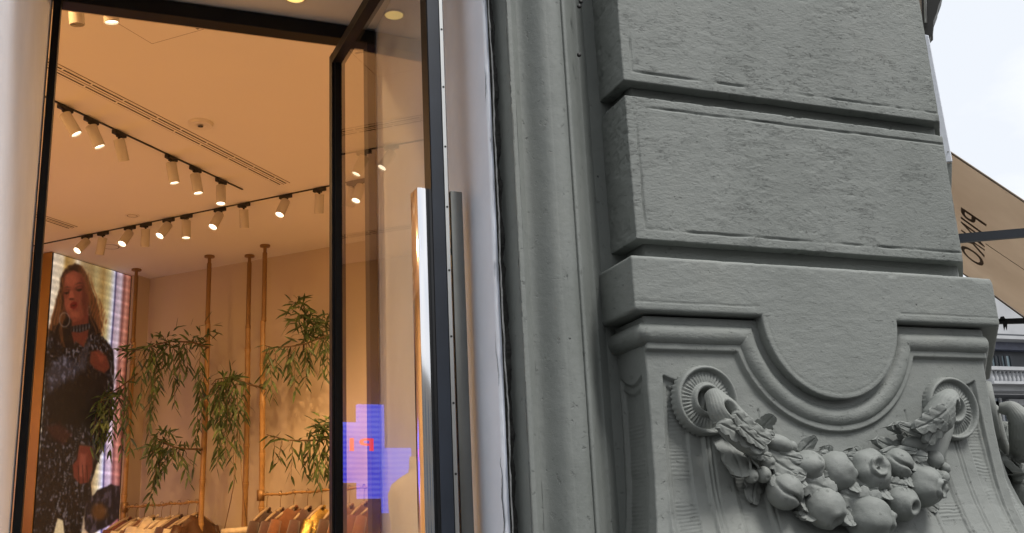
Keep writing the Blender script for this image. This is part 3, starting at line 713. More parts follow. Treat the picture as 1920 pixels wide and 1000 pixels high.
ms = nt.nodes.new('ShaderNodeMixShader'); ge = nt.nodes.new('ShaderNodeNewGeometry'); mf = nt.nodes.new('ShaderNodeMath'); mf.operation = 'MULTIPLY_ADD'; mf.inputs[1].default_value = -1; mf.inputs[2].default_value = 1; nt.links.new(ge.outputs['Backfacing'], mf.inputs[0]); mg = nt.nodes.new('ShaderNodeMath'); mg.operation = 'MULTIPLY'; nt.links.new(mf.outputs[0], mg.inputs[0]); nt.links.new(fz.outputs[0], mg.inputs[1]); nt.links.new(mg.outputs[0], ms.inputs[0]); nt.links.new(tr.outputs[0], ms.inputs[1]); nt.links.new(gl.outputs[0], ms.inputs[2])
nt.links.new(ms.outputs[0], [n for n in nt.nodes if n.type == 'OUTPUT_MATERIAL'][0].inputs['Surface'])
M['glass'] = m
MB().box((.034, .017, .14), (TI, .027, ZI), M=DM).build('glass_pane', M['glass'], door)
zh = 1.55+.696*S_
h1 = (T1-.016, -.0243*S_, -.0035)
for n0, n1, mt in ((-.0245*S_, .0012, M['steel']), (.0455*S_, .0708*S_, M['darksteel'])):
    ha = MB().box((T1-.016-.050, n0, .75), (T1-.016, n1, zh), .0022, M=DM).build('pull_handle', mt, door, auto=30)
    mb = MB()
    for z in (.95, 2.25):
        a_, b_ = (n1, .004) if n0 < 0 else (THK, n0)
        mb.cyl(DM @ Vector((T1-.045, min(a_, b_)-.001, z)), DM @ Vector((T1-.045, max(a_, b_)+.001, z)), .009)
    mb.build('handle_mount', mt, ha)

# recessed lamps in the soffit
for px, py, lb in ((758, 32, 'round warm recessed lamp in the soffit above the glass door'), (553, -4, 'round recessed lamp cut by the top edge above the entrance')):
    c = onZ(px, py, ZSF-.002)
    t = thing('recessed_lamp', lb, 'ceiling lamp', (c[0], c[1], ZSF-.002), group='recessed soffit lamps')
    MB().lathe([(.036, .001), (.036, -.002), (.0315, -.003), (.030, 0), (.030, .001)], n=36, caps=False).build('trim_ring', M['alu'], t, True)
    o = MB().lathe([(.030, -.0008), (.018, -.0005), (.001, -.0005)], n=32, caps=False).build('lamp', glow('lamp_yellow', (1, .72, .22), 1.25), t, True)

# ================================================================ right-hand side, beyond the corner
C3 = np.array([CORN[0], CORN[1], 0.0])
def side(s, o, z): return C3+AD*s+BD*o+np.array([0, 0, z])
def onS(px, py, s): return onP(px, py, C3+AD*s, AD)
# white blade panel
t = wthing('white_sign_blade', 'narrow white panel fixed upright to the wall behind the pier', 'panel', tuple(side(.5, -.05, 2.69)))
cn = [onS(1730, 64, .5), onS(1741, 66, .5), onS(1786, 303, .5), onS(1771, 306, .5)]; cn[0] = onS(1712, 62, .5); cn[3] = onS(1750, 306, .5)
mb = MB().poly(cn, AD*.012); bmesh.ops.bevel(mb.bm, geom=list(mb.bm.edges), offset=.002, segments=1, affect='EDGES'); mb.build('panel_face', M['white'], t)
cn = [onS(1760, 308, .505), onS(1785, 305, .505), onS(1783, 384, .505), onS(1770, 384, .505)]
MB().poly(cn, AD*.02).build('panel_foot', M['stone'], t)
c = (onS(1776, 285, .499)+onS(1779, 285, .499))/2
MB().lathe([(.0025, 0), (.002, .0015), (.0004, .0015)], c, 10, Vector(-AD).to_track_quat('Z', 'Y')).build('screw', M['darksteel'], t)
# dark bracket lantern above it
t = wthing('wall_bracket', 'dark curved metal wall bracket high on the corner at the top edge', 'bracket', tuple(side(.62, 0, 3.1)))
out_ = [(1715, -60), (1775, -60), (1768, -20), (1764, 0), (1758, 12), (1757, 22), (1753, 32), (1749, 39), (1749, 65), (1745, 66), (1743, 72), (1740, 73), (1736, 62), (1715, 60)]
mb = MB().poly([onS(x, y, .62) for x, y in out_], AD*.05); bmesh.ops.bevel(mb.bm, geom=list(mb.bm.edges), offset=.002, segments=1, affect='EDGES'); mb.build('bracket_body', M['trackblack'], t)
MB().poly([onS(x, y, .600) for x, y in [(1708, -60), (1727, -60), (1728, 36), (1712, 40)]], AD*.015).build('brown_panel', plain('weathered_brown_metal', (.30, .24, .19), .5, .2, var=.25, scale=14), t)
MB().tube([onS(1733, -70, .595), onS(1735.5, 43, .595)], .0048, 12).build('conduit', M['alu'], t, True)

# awning with lettering
sA = 1.2
pA = onS(1785, 288, sA); pB = onS(1920, 378, sA); dD = (pB-pA)/np.linalg.norm(pB-pA); nA = np.cross(AD, dD); nA /= np.linalg.norm(nA)
def onA(px, py): return onP(px, py, pA, nA)
aw = wthing('fabric_awning', 'tan fabric awning on the side street seen from below', 'awning', tuple(pA))
def AW(a, d): return pA+AD*a+dD*d
pC = onA(1868, 558); aL = (pC-pA)@AD
m, nt, b = material('awning_fabric'); b.inputs['Roughness'].default_value = .85
n1 = noise_node(nt, 2.5, 6, .6, (1, 1, 1)); r1 = ramp(nt, n1.outputs['Fac'], [(.3, (.62, .53, .44)), (.7, (.70, .61, .515))]); nt.links.new(r1.outputs[0], b.inputs['Base Color'])
tl = nt.nodes.new('ShaderNodeBsdfTranslucent'); nt.links.new(r1.outputs[0], tl.inputs['Color']); mi = nt.nodes.new('ShaderNodeMixShader'); mi.inputs[0].default_value = .55
o_ = [n for n in nt.nodes if n.type == 'OUTPUT_MATERIAL'][0]; nt.links.new(b.outputs[0], mi.inputs[1]); nt.links.new(tl.outputs[0], mi.inputs[2]); nt.links.new(mi.outputs[0], o_.inputs['Surface'])
bump(nt, b, noise_node(nt, 9, 3, .5, (1, 1, 1)).outputs['Fac'], .006)
aa = np.linspace(0, aL, 60); dd = np.linspace(-.25, 1.15, 60)
G = np.array([[AW(a, d)+nA*(.006*math.sin(a*9)*math.sin(d*5)-.012*math.exp(-((d-.9)/.3)**2)) for a in aa] for d in dd])
up_ = nA if nA[2] > 0 else -nA
can = link('awning_fabric', from_grid(G), M.setdefault('awn', m), aw, True)
md = can.modifiers.new('thickness', 'SOLIDIFY'); md.thickness = .002
hem = plain('awning_hem', (.20, .15, .11), .8)
MB().tube([AW(0, -.25), AW(0, 1.15)], .0045, 8).build('hem', hem, can, True)
MB().tube([AW(aL, -.25), AW(aL, 1.15)], .0045, 8).build('hem', hem, can, True)
# seam
s0, s1 = onA(1849, 456), onA(1922, 505); MB().tube([s0-up_*.004, s1-up_*.004], .0018, 6).build('seam', hem, can, True)
# letters
fc = bpy.data.curves.new('letters', 'FONT'); fc.body = 'PINKO'; fc.size = 1; fc.space_character = 1.06; fc.resolution_u = 6; fc.offset = .012
fo = bpy.data.objects.new('lettering', fc); COL.objects.link(fo); bpy.context.view_layer.update()
me = bpy.data.meshes.new_from_object(fo.evaluated_get(bpy.context.evaluated_depsgraph_get())); bpy.data.objects.remove(fo)
v = np.array([p.co[:] for p in me.vertices]); x0, x1, y0, y1 = v[:, 0].min(), v[:, 0].max(), v[:, 1].min(), v[:, 1].max()
q1 = onA(1802, 387)-pA; q2 = onA(1851, 421)-pA; q3 = onA(1836, 497)-pA
aP, aO = q2@AD, q3@AD; dT, dB = q1@dD, (q2@dD)
A0, A1 = min(aP, aO), max(aP, aO)
nvv = []
for x, y, z in v:
    a = A0+(x-x0)/(x1-x0)*(A1-A0); d = dB-(y-y0)/(y1-y0)*(dB-dT)
    nvv.append(AW(a, d)+nA*(.006*math.sin(a*9)*math.sin(d*5)-.012*math.exp(-((d-.9)/.3)**2))-up_*.003)
for p_, c_ in zip(me.vertices, nvv): p_.co = c_
lt = link('lettering', me, plain('awning_print', (.17, .10, .065), .85), can)
# awning arm
t = tag(MB().poly([side(.9, -.22, onS(1780, 440, .9)[2]), side(.9, -.22, onS(1780, 456, .9)[2]), onS(1780, 456, .9), onS(2060, 432, .9), onS(2060, 416, .9), onS(1780, 440, .9)], AD*.018).build('awning_arm', M['navy']), 'dark metal awning arm crossing the lettered tan fabric', 'awning arm')
# front bar of the awning valance with fallen strap
t = wthing('folding_bracket', 'black horizontal bracket bar below the awning at the right edge', 'bracket', tuple(onS(1890, 600, 1.5)))
MB().poly([side(1.5, -.22, onS(1868, 598, 1.5)[2]), side(1.5, -.22, onS(1868, 607, 1.5)[2]), onS(1868, 607, 1.5), onS(2060, 603, 1.5), onS(2060, 592, 1.5), onS(1868, 598, 1.5)], AD*.02).build('bar', M['black'], t)
MB().poly([onS(1874, 599, 1.49), onS(1876, 594, 1.49), onS(1882, 593, 1.49), onS(1886, 599, 1.49)], AD*.03).build('joint', M['black'], t)
MB().poly([onS(1880, 606, 1.49), onS(1889, 606, 1.49), onS(1888, 620, 1.49), onS(1885, 612, 1.49), onS(1883, 621, 1.49)], AD*.01).build('hanging_strap', M['black'], t)

# ================================================================ street, far building, tree
g = structure(MB().box((-40, -60, -.5), (60, 1.2, -.12)).build('road', plain('asphalt', (.05, .05, .052), .8, var=.2, scale=20, bmp=.006, bscale=90)))
g = structure(MB().box((-60, 1.2, -.5), (80, 90, 0)).build('pavement', plain('paving', (.13, .127, .12), .75, var=.12, scale=3)))
bY = 22.0
def FP(px, py, Y=bY): return onY(px, py, Y)
bl = wthing('apartment_building', 'white ornate apartment building with balconies far across the street', 'building', (24.5, bY, 0))
M['farstone'] = plain('far_white_stone', (.38, .39, .41), .8, var=.12, scale=1.2)
M['fardark'] = plain('far_shade_and_frame', (.05, .055, .065), .6, var=.3, scale=1)  # dark colour paints shade in recesses and under the cornice; also window frames
M['farglass'] = plain('far_window_glass', (.10, .14, .19), .08, 0, var=.3, scale=.8, spec=1)
M['farblue'] = plain('far_blue_shutter', (.09, .10, .15), .5, var=.2)
zt_ = 8.6
MB().box((22.6, bY+.6, 0), (32, bY+8, zt_)).build('wall', M['farstone'], bl)
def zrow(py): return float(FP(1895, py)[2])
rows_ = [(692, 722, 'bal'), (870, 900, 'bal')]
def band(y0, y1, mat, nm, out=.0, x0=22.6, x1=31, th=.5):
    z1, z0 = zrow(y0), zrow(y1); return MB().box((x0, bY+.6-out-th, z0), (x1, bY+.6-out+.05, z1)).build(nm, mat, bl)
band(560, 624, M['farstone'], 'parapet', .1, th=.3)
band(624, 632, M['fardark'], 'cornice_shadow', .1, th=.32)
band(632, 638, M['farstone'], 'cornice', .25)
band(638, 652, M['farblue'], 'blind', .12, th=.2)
band(652, 692, M['fardark'], 'recess_shade', 0, th=.02)
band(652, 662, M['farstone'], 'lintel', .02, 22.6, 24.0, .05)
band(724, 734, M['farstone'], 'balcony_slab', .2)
band(734, 775, M['fardark'], 'recess_shade', .0, th=.03)
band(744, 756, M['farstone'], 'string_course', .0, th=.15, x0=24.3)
band(775, 868, M['fardark'], 'recess_shade', .0, th=.025)
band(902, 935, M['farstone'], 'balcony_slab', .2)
band(935, 1100, M['fardark'], 'recess_shade', 0, th=.02)
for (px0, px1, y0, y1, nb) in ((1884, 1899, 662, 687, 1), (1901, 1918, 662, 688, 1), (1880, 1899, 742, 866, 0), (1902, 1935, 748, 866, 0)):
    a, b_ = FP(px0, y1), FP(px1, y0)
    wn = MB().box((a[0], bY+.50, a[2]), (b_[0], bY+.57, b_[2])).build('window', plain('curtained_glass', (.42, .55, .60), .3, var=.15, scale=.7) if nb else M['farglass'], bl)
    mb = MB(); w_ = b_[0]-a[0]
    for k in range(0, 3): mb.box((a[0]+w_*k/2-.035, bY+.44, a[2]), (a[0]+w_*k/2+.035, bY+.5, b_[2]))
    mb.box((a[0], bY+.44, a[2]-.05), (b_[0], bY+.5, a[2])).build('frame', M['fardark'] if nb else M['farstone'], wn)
for y0, y1 in ((692, 724), (868, 902)):
    z1, z0 = zrow(y0), zrow(y1); h_ = z1-z0
    mb = MB().box((23.0, bY-.35, z1-h_*.20), (31, bY-.1, z1)).box((23.0, bY-.35, z0), (31, bY-.1, z0+h_*.16))
    for k in range(34):
        x = 23.1+k*.155; mb.lathe([(.030, z0+h_*.14), (.060, z0+h_*.32), (.045, z0+h_*.45), (.026, z0+h_*.62), (.045, z0+h_*.8)], (x, bY-.22, 0), 8)
    mb.build('balustrade', M['farstone'], bl, auto=40)
# foliage in the street
def leaf_cloud(n, c, r, size, seed, squash=(1, 1, 1)):
    rg = np.random.RandomState(seed); V = []; F = []
    cl = rg.normal(size=(26, 3)); cl = cl/np.linalg.norm(cl, axis=1, keepdims=True)*rg.uniform(.3, 1, (26, 1))
    for k in range(n):
        q = cl[rg.randint(26)]+rg.normal(size=3)*.20; p = np.array(c)+q*np.array(r)
        u = rg.normal(size=3); u /= np.linalg.norm(u); w2 = np.cross(u, rg.normal(size=3)); w2 /= np.linalg.norm(w2); s = size*rg.uniform(.6, 1.4)
        i = len(V); V += [p-u*s, p-w2*s*.45, p+u*s, p+w2*s*.45]; F.append((i, i+1, i+2, i+3))
    me = bpy.data.meshes.new('leaves'); me.from_pydata([tuple(v) for v in V], [], F); return me
M['leaf_far'] = plain('street_tree_leaf', (.055, .085, .035), .6, var=.5, scale=3)
tp = FP(1912, 890, 17)
tr = wthing('street_tree', 'dark green leafy street tree low at the right edge', 'tree', (tp[0], 17, 0))
link('crown', leaf_cloud(3800, (tp[0]+.9, 17, tp[2]-1.05), (1.5, 1.1, 1.25), .085, 4), M['leaf_far'], tr)
MB().tube([(tp[0]+.9, 17, 0), (tp[0]+.9, 17.02, 1.2), (tp[0]+.85, 17, 2.4)], [.11, .09, .05], 10).build('trunk', plain('bark', (.10, .08, .06), .9, bmp=.01), tr, True)
# houses behind the viewer, added for handle reflections and to hold back low sky light
ob = wthing('townhouse', 'pale stone houses added unseen on the opposite side of the street', 'building', (0, -24, 0))
MB().box((-30, -32, 0), (34, -24, 10)).build('wall', plain('opposite_stone', (.32, .29, .26), .8, var=.15, scale=.6), ob)
mb = MB()
for i in range(12):
    for j in range(3): mb.box((-20+i*3.8, -24.02, .8+j*2.9), (-18.4+i*3.8, -23.95, 2.8+j*2.9))
mb.build('window', M['farglass'], ob)
# ================================================================ shop interior (its square room is turned 44 degrees to the facade)
ZC = 3.7
def cl(px, py, z=ZC): return onZ(px, py, z)
YI = YF+.06
wA = 6.06; wB = -5.66; wR = -.78
def yline(B): return ((YI-.02)*BD[0]*0+ (B+(YI-.02)*math.sin(IA))/math.cos(IA))           # x on the line b=B at the facade's inner face
room = [np.array([yline(wB-.08), YI-.02, 0]), np.array([yline(wR), YI-.02, 0]), ab(wA+.08, wR), ab(wA+.08, wB-.08)]
structure(MB().poly([p+[0, 0, ZC] for p in room], (0, 0, .1)).build('ceiling', M['ceil']))
structure(MB().poly([p+[0, 0, -.05] for p in room], (0, 0, .054)).build('floor', M['floor']))
structure(MB().box((3.2, wR, 0), (wA+.08, wR+.08, ZC), M=Matrix(((AD[0], BD[0], 0, 0), (AD[1], BD[1], 0, 0), (0, 0, 1, 0), (0, 0, 0, 1)))).build('wall_right', M['plaster']))
MR = Matrix(((AD[0], BD[0], 0, 0), (AD[1], BD[1], 0, 0), (0, 0, 1, 0), (0, 0, 0, 1)))      # (a, b, z) -> world
structure(MB().box((wA, wB-.08, 0), (wA+.08, wR, ZC), M=MR).build('wall_back', M['plaster']))
structure(MB().box((-1.02, wB-.08, 0), (wA, wB, ZC), M=MR).build('wall_left', M['plaster']))
structure(MB().box((5.915, wB, 0), (wA, -5.50, ZC), M=MR).build('wall_return', M['plaster']))
mb = MB().box((-4.7, YI-.02, 0), (XL+.02, YI+.04, ZC)).box((XR, YI+.03, 0), (2.1, YI+.09, ZC)).box((XL+.02, YI+.0, zb+.03), (XR, YI+.05, ZC))
structure(mb.build('wall_front', M['plaster']))

# --- tracks
def track(name, b, a0, a1, lab, along='A'):
    t = wthing(name, lab, 'lighting track', tuple(ab(a0 if along == 'A' else b, b if along == 'A' else a0, ZC)))
    lo, hi = ((a0, b-.005, ZC-.006), (a1, b+.005, ZC-.001)) if along == 'A' else ((b-.005, a0, ZC-.006), (b+.005, a1, ZC-.001))
    MB().box(lo, hi, M=MR).build('rail', M['trackblack'], t); return t
track('lighting_track', -3.66, 2.0, 4.77, 'near black ceiling track running away from the doorway', 'A')
track('lighting_track', 4.975, -5.60, -2.0, 'far black ceiling track crossing in front of the poles', 'B')
track('lighting_track', -2.62, 1.5, 3.10, 'short black ceiling track nearest the door head', 'A')

# --- spotlights
spot = thing('spotlight', 'x', 'spotlight', (0, 0, 0), group='white cylinder spotlights on the ceiling tracks')
MB().box((-.042, -.011, -.026), (.042, .011, -.004), .003).box((-.014, -.009, -.034), (.014, .009, -.025), .002).build('adapter', M['trackblack'], spot)
hd = MB().lathe([(.004, .003), (.027, .002), (.028, 0), (.028, -.110), (.0268, -.112), (.0250, -.112), (.0247, -.104)], n=28, caps=False).build('head', M['spotbody'], spot, auto=40)
hd.location = (0, 0, -.046)
MB().cyl((0, 0, -.030), (0, 0, -.050), .006).build('stem', M['trackblack'], spot, True)
M['lamp'] = glow('lamp_warm_white', (1, .84, .60), 4)
M['lampoff'] = plain('lamp_unlit', (.3, .26, .2), .3)
lm = MB().lathe([(.0247, -.104), (.012, -.106), (.0005, -.1065)], n=24, caps=False).build('lamp', M['lamp'], hd, True)
def add_spot(px_ad, b_axis, coord, px_end, lit, label, first=[True], q=.4, watts=30, ppos=None, cone=70, aim=None):
    # px_ad: adapter on the photograph; the track gives its place on the ceiling
    p = cl(*px_ad, ZC-.02) if ppos is None else ppos
    if b_axis == 'A': a = p@AD; P0 = ab(a, coord, ZC); rz = math.atan2(AD[1], AD[0])
    else: b_ = p@BD; P0 = ab(coord, b_, ZC); rz = math.atan2(BD[1], BD[0])
    piv = P0+np.array([0, 0, -.046])
    if px_end is not None:
        vw_ = piv-EYE; dp = vw_@FWD; vw_ = vw_/np.linalg.norm(vw_)
        a0_ = np.array([960+FPX*((piv-EYE)@RGT)/dp, 500-FPX*((piv-EYE)@UPV)/dp]); s2 = RGT*(px_end[0]-a0_[0])-UPV*(px_end[1]-a0_[1]); s2 = s2-vw_*(s2@vw_); s2 /= np.linalg.norm(s2)
        dr = s2*math.sqrt(1-q*q)-vw_*q
    elif aim is not None: dr = np.array(aim)-piv; dr /= np.linalg.norm(dr)
    else: dr = np.array([.1, .3, -1.0]); dr /= np.linalg.norm(dr)
    if first[0]: t = spot; first[0] = False; ch = {c_.name.split('.')[0]: c_ for c_ in t.children}
    else:
        t = spot.copy(); COL.objects.link(t); ch = {}
        for c_ in spot.children:
            k = c_.copy(); COL.objects.link(k); k.parent = t; ch[c_.name.split('.')[0]] = k
            for g_ in c_.children:
                q = g_.copy()
                COL.objects.link(q); q.parent = k
                if not lit and q.type == 'MESH': q.data = lm_off
    t.location = tuple(P0); t.rotation_euler = (0, 0, rz); t['label'] = label
    dl = Matrix.Rotation(-rz, 3, 'Z') @ Vector(dr)
    h = ch['head']; h.rotation_mode = 'QUATERNION'; h.rotation_quaternion = (-dl).to_track_quat('Z', 'Y')
    if lit:
        L_ = bpy.data.lights.new('spot_beam', 'SPOT'); L_.energy = watts; L_.color = (1.0, .575, .245); L_.spot_size = math.radians(cone); L_.spot_blend = .8; L_.shadow_soft_size = .024
        lo = bpy.data.objects.new('spot_beam', L_); COL.objects.link(lo); lo.parent = h; lo.location = (0, 0, -.118)
    return t
lm_off = lm.data.copy(); lm_off.materials[0] = M['lampoff']
W1, W2 = 19, 11
tA = [((129, 204), (142, 249), 1, .36), ((177, 227), (185, 271), 1, .33), ((231, 251), (231, 297), 0, .0), ((327, 297), (326, 337), 1, .28), ((373, 318), (371, 358), 1, .34), ((419, 341), (414, 375), 1, .45)]
ordw = ['first', 'second', 'third', 'fourth', 'fifth', 'sixth', 'seventh', 'eighth', 'ninth', 'tenth', 'eleventh']
for k, (a_, e_, lit, q_) in enumerate(tA):
    add_spot(a_, 'A', -3.66, e_, lit, 'white cylinder spotlight, %s from the left on the near ceiling track' % ordw[k], watts=W1, q=q_)
tB = [((156, 443), (145, 470), 1, .62), ((189, 438), (188, 471), 0, 0), ((240, 428), (229, 457), 1, .62), ((273, 423), (272, 455), 0, 0), ((312, 413), (299, 443), 1, .6), ((350, 408), (349, 440), 1, .32),
      ((412, 395), (400, 424), 1, .6), ((457, 386), (458, 420), 0, 0), ((537, 371), (525, 401), 1, .6), ((598, 357), (598, 395), 0, 0), ((676, 342), (669, 371), 1, .6)]
for k, (a_, e_, lit, q_) in enumerate(tB):
    add_spot(a_, 'B', 4.975, e_, lit, 'white cylinder spotlight, %s from the left on the far ceiling track' % ordw[k], watts=W2, q=q_)
for (a_, e_, lit, lb) in (((141, -18), (144, 37), 0, 'large white spotlight cut by the door head at top left'), ((205, -22), (207, 18), 1, 'lit spotlight just below the door head right of the large one')):
    p = cl(*a_, ZC-.02)
    add_spot(a_, 'A', float(p@BD), e_, lit, lb, q=.36, watts=W1)
# spotlights standing further along the near track, met in the glass door's reflection
for a_, lit in ((2.7, 1), (2.3, 1)):
    add_spot(None, 'A', -3.66, None, lit, {2.7: 'spotlight on the near track hidden left of the doorway', 2.3: 'spotlight at the hidden left end of the near track'}[a_], ppos=ab(a_, -3.66), watts=W1, cone=80)
# unseen lamps added behind the door to wash the back wall and the plants
for b_, tb in ((-3.02, (-4.3, 1.7)), (-2.75, (-3.4, 1.9)), (-2.45, (-4.9, 1.9)), (-2.2, (-3.0, 1.6))):
    add_spot(None, 'B', 4.975, None, 1, 'added spotlight on the far track unseen behind the door, %s' % {-3.02: 'nearest the door edge', -2.75: 'second from the door edge', -2.45: 'next to last', -2.2: 'last at the track end'}[b_], ppos=ab(4.975, b_), watts=36, cone=60, aim=ab(wA, tb[0], tb[1]-.3))
for k, (a_, b_) in enumerate(((1.6, -4.4), (3.0, -4.6), (2.2, -3.0), (4.0, -2.0), (4.3, -4.35), (0.6, -5.0))):
    t = thing('recessed_downlight', 'round recessed ceiling downlight ' + ['over the hidden left end of the shop', 'left of the video wall', 'above the entrance inside', 'right of the entrance inside', 'near the far end of the room', 'at the room corner'][k], 'ceiling lamp', tuple(ab(a_, b_, ZC)), group='recessed downlights in the shop ceiling')
    if k == 4: bpy.data.objects.remove(t); continue
    MB().lathe([(.085, 0), (.085, -.004), (.072, -.005), (.070, -.001)], n=36, caps=False).build('trim_ring', M['detector'], t, True)
    MB().lathe([(.070, -.0015), (.001, -.0015)], n=32, caps=False).build('lamp', glow('downlight_lens', (1, .80, .55), 5), t, True)
    L_ = bpy.data.lights.new('downlight_beam', 'AREA'); L_.shape = 'DISK'; L_.size = .13; L_.energy = 30; L_.color = (1, .575, .245)
    lo = bpy.data.objects.new('downlight_beam', L_); COL.objects.link(lo); lo.parent = t; lo.location = (0, 0, -.012)

# --- linear vents, detectors, hatch
def vent(b, a0, a1, lab):
    t = wthing('linear_vent', lab, 'air vent', tuple(ab(a0, b, ZC)))
    MB().box((a0, b-.040, ZC-.003), (a1, b+.040, ZC-.0005), M=MR).build('frame', M['ceil'], t)
    mb = MB()
    for o in (-.021, .021):
        a = a0+.01; k = 0
        while a < a1-.03:
            l = .16+.06*((k*7) % 3)/2; mb.box((a, b+o-.004, ZC-.0045), (min(a+l, a1-.01), b+o+.004, ZC-.0031), M=MR); a += l+.012; k += 1
    mb.build('slot', M['slot'], t)
    MB().box((a0, b-.043, ZC-.002), (a1, b-.0405, ZC-.0002), M=MR).box((a0, b+.0405, ZC-.002), (a1, b+.043, ZC-.0002), M=MR).box((a0, b-.002, ZC-.0040), (a1, b+.002, ZC-.0031), M=MR).build('edge_gap', M['groove'], t)
vent(-3.40, 1.9, 4.82, 'long linear air vent beside the near ceiling track')
vent(-5.035, 3.6, 4.82, 'short end of a linear air vent at the far left of the ceiling')
for px, py, r, lab, hole in ((376, 231, .062, 'round white ceiling detector with dark centre', 1), (248, 404, .045, 'small round ceiling speaker above the far track', 0), (207, 462, .085, 'flat round ceiling diffuser near the video wall', 0)):
    c = cl(px, py); t = thing('ceiling_detector' if hole else 'ceiling_speaker', lab, 'ceiling fitting', (c[0], c[1], ZC))
    MB().lathe([(r, 0), (r, -.006 if hole else -.002), (r*.93, -.016 if hole else -.004), (r*.5, -.018 if hole else -.004), (r*.3, -.012 if hole else -.004), (.001, -.010 if hole else -.004)], n=40, caps=False).build('housing', M['detector'], t, auto=35)
    if hole: MB().lathe([(r*.22, -.019), (r*.15, -.021), (.001, -.021)], n=20, caps=False).build('sensor', M['trackblack'], t)
    else: MB().lathe([(r*.7, -.0045), (r*.66, -.0048), (r*.62, -.0045)], n=30, caps=False).build('grille_ring', M['groove'], t)
t = wthing('ceiling_hatch', 'square ceiling access hatch outlined by a thin groove', 'hatch', tuple(ab(2.95, -2.73, ZC)))
a0, a1, b0, b1 = 2.813, 3.116, -2.878, -2.575
MB().box((a0+.003, b0+.003, ZC-.0025), (a1-.003, b1-.003, ZC-.0004), M=MR).build('panel', M['ceil'], t)
MB().box((a0, b0, ZC-.002), (a1, b0+.0025, ZC-.0002), M=MR).box((a0, b1-.0025, ZC-.002), (a1, b1, ZC-.0002), M=MR).box((a0, b0, ZC-.002), (a0+.0025, b1, ZC-.0002), M=MR).box((a1-.0025, b0, ZC-.002), (a1, b1, ZC-.0002), M=MR).build('groove', M['groove'], t)

# --- video wall showing a fashion film
sA0, sA1, sB = 5.158, 5.905, -5.545
vw = wthing('video_wall', 'tall video wall showing a long haired woman in a dark patterned jacket', 'screen', tuple(ab(5.5, -5.6, 0)))
MB().box((sA0-.018, wB+.002, 0), (sA1+.01, sB-.004, ZC-.004), M=MR).build('housing', M['trackblack'], vw)
mb = MB().box((sA0-.024, wB-.0, 0), (sA0-.018, sB+.006, ZC-.006), M=MR); mb.build('brass_side', M['brass'], vw)
MB().box((sA0-.026, wB+.0, 1.778), (sA0-.024, sB+.006, 1.784), M=MR).build('brass_joint', M['pole_brass'], vw)
NXp, NZp = 190, 560
zlo = 1.35
aS = sA0+(np.arange(NXp)+.5)/NXp*(sA1-sA0); zS = zlo+(np.arange(NZp)+.5)/NZp*(ZC-.006-zlo)
AS, ZS = np.meshgrid(aS, zS)
Pw = AD[None, None]*AS[..., None]+BD[None, None]*sB+np.array([0, 0, 1])*ZS[..., None]
rel = Pw-EYE; dz_ = rel@FWD; PX = 960+FPX*(rel@RGT)/dz_; PY = 500-FPX*(rel@UPV)/dz_    # film drawn in the photograph's own measure, then fixed to the wall
U = (AS-sA0)/(sA1-sA0)
N3 = lambda sx, sy, seed, o=4: fbm(np.stack([AS, ZS, AS*0], -1), (sx, sy, 1), o, seed)
img = np.zeros((NZp, NXp, 3))
bands = [(0, (.93, .84, .74)), (.10, (.90, .80, .66)), (.14, (.66, .50, .26)), (.22, (.72, .56, .34)), (.28, (.95, .86, .74)), (.33, (.70, .58, .42)), (.47, (.60, .48, .30)), (.52, (.72, .62, .42)), (.62, (.60, .46, .26)), (.70, (.80, .72, .52)), (.765, (.86, .84, .90)), (.785, (.25, .22, .36)), (.80, (.70, .60, .66)), (.86, (.86, .76, .80)), (.90, (.52, .30, .27)), (.94, (.80, .52, .44)), (.975, (.62, .36, .28)), (1, (.35, .18, .13))]
for c in range(3): img[..., c] = np.interp(U+.012*np.sin(ZS*3), [b_[0] for b_ in bands], [b_[1][c] for b_ in bands])
img *= (1+.16*np.exp(-((((ZS*9.5+AS*.6) % 1)-.5)/.10)**2)+.05*np.sin(ZS*120))[..., None]*(1+.10*N3(14, 1, 1))[..., None]
img[..., 2] += .12*np.clip((2.6-ZS)/1, 0, 1)*(U > .5); img *= (.86+.1*(3.7-ZS))[..., None]
def pmask(poly, soft=1.2, wob=0, seed=0):
    poly = np.array(poly, float); x = PX + (wob*N3(30, 30, seed) if wob else 0); y = PY + (wob*N3(30, 30, seed+1) if wob else 0)
    ins = np.zeros(x.shape, bool); dm = np.full(x.shape, 1e9); n = len(poly)
    for i in range(n):
        x0, y0 = poly[i]; x1, y1 = poly[(i+1) % n]
        cnd = ((y0 > y) != (y1 > y)) & (x < (x1-x0)*(y-y0)/((y1-y0) if y1 != y0 else 1e-9)+x0); ins ^= cnd
        t = np.clip(((x-x0)*(x1-x0)+(y-y0)*(y1-y0))/((x1-x0)**2+(y1-y0)**2+1e-9), 0, 1)
        dm = np.minimum(dm, np.hypot(x-x0-t*(x1-x0), y-y0-t*(y1-y0)))
    return np.clip(.5+np.where(ins, dm, -dm)/soft/2, 0, 1)
def emask(cx, cy, rx_, ry_, rot=0, soft=.2):
    x, y = PX-cx, PY-cy; ca, sa = math.cos(rot), math.sin(rot); q = np.hypot((x*ca+y*sa)/rx_, (-x*sa+y*ca)/ry_); return np.clip((1-q)/soft+.5, 0, 1)
def put(mask, col, k=1.0):
    global img
    col = np.asarray(col, float); m_ = (mask*k)[..., None]; img = img*(1-m_)+col*m_
dark0 = (.06, .04, .035); hair = (.15, .075, .04); hl = (.40, .22, .11)
put(pmask([(128, 500), (140, 494), (154, 500), (165, 518), (171, 540), (180, 562), (187, 590), (192, 612), (186, 634), (172, 640), (150, 625), (118, 640), (112, 668), (98, 660), (90, 625), (96, 600), (104, 575), (110, 545), (113, 520)], 2, 3, 3), hair)
st = np.clip(N3(70, 6, 11)*2.2+.1, 0, 1)
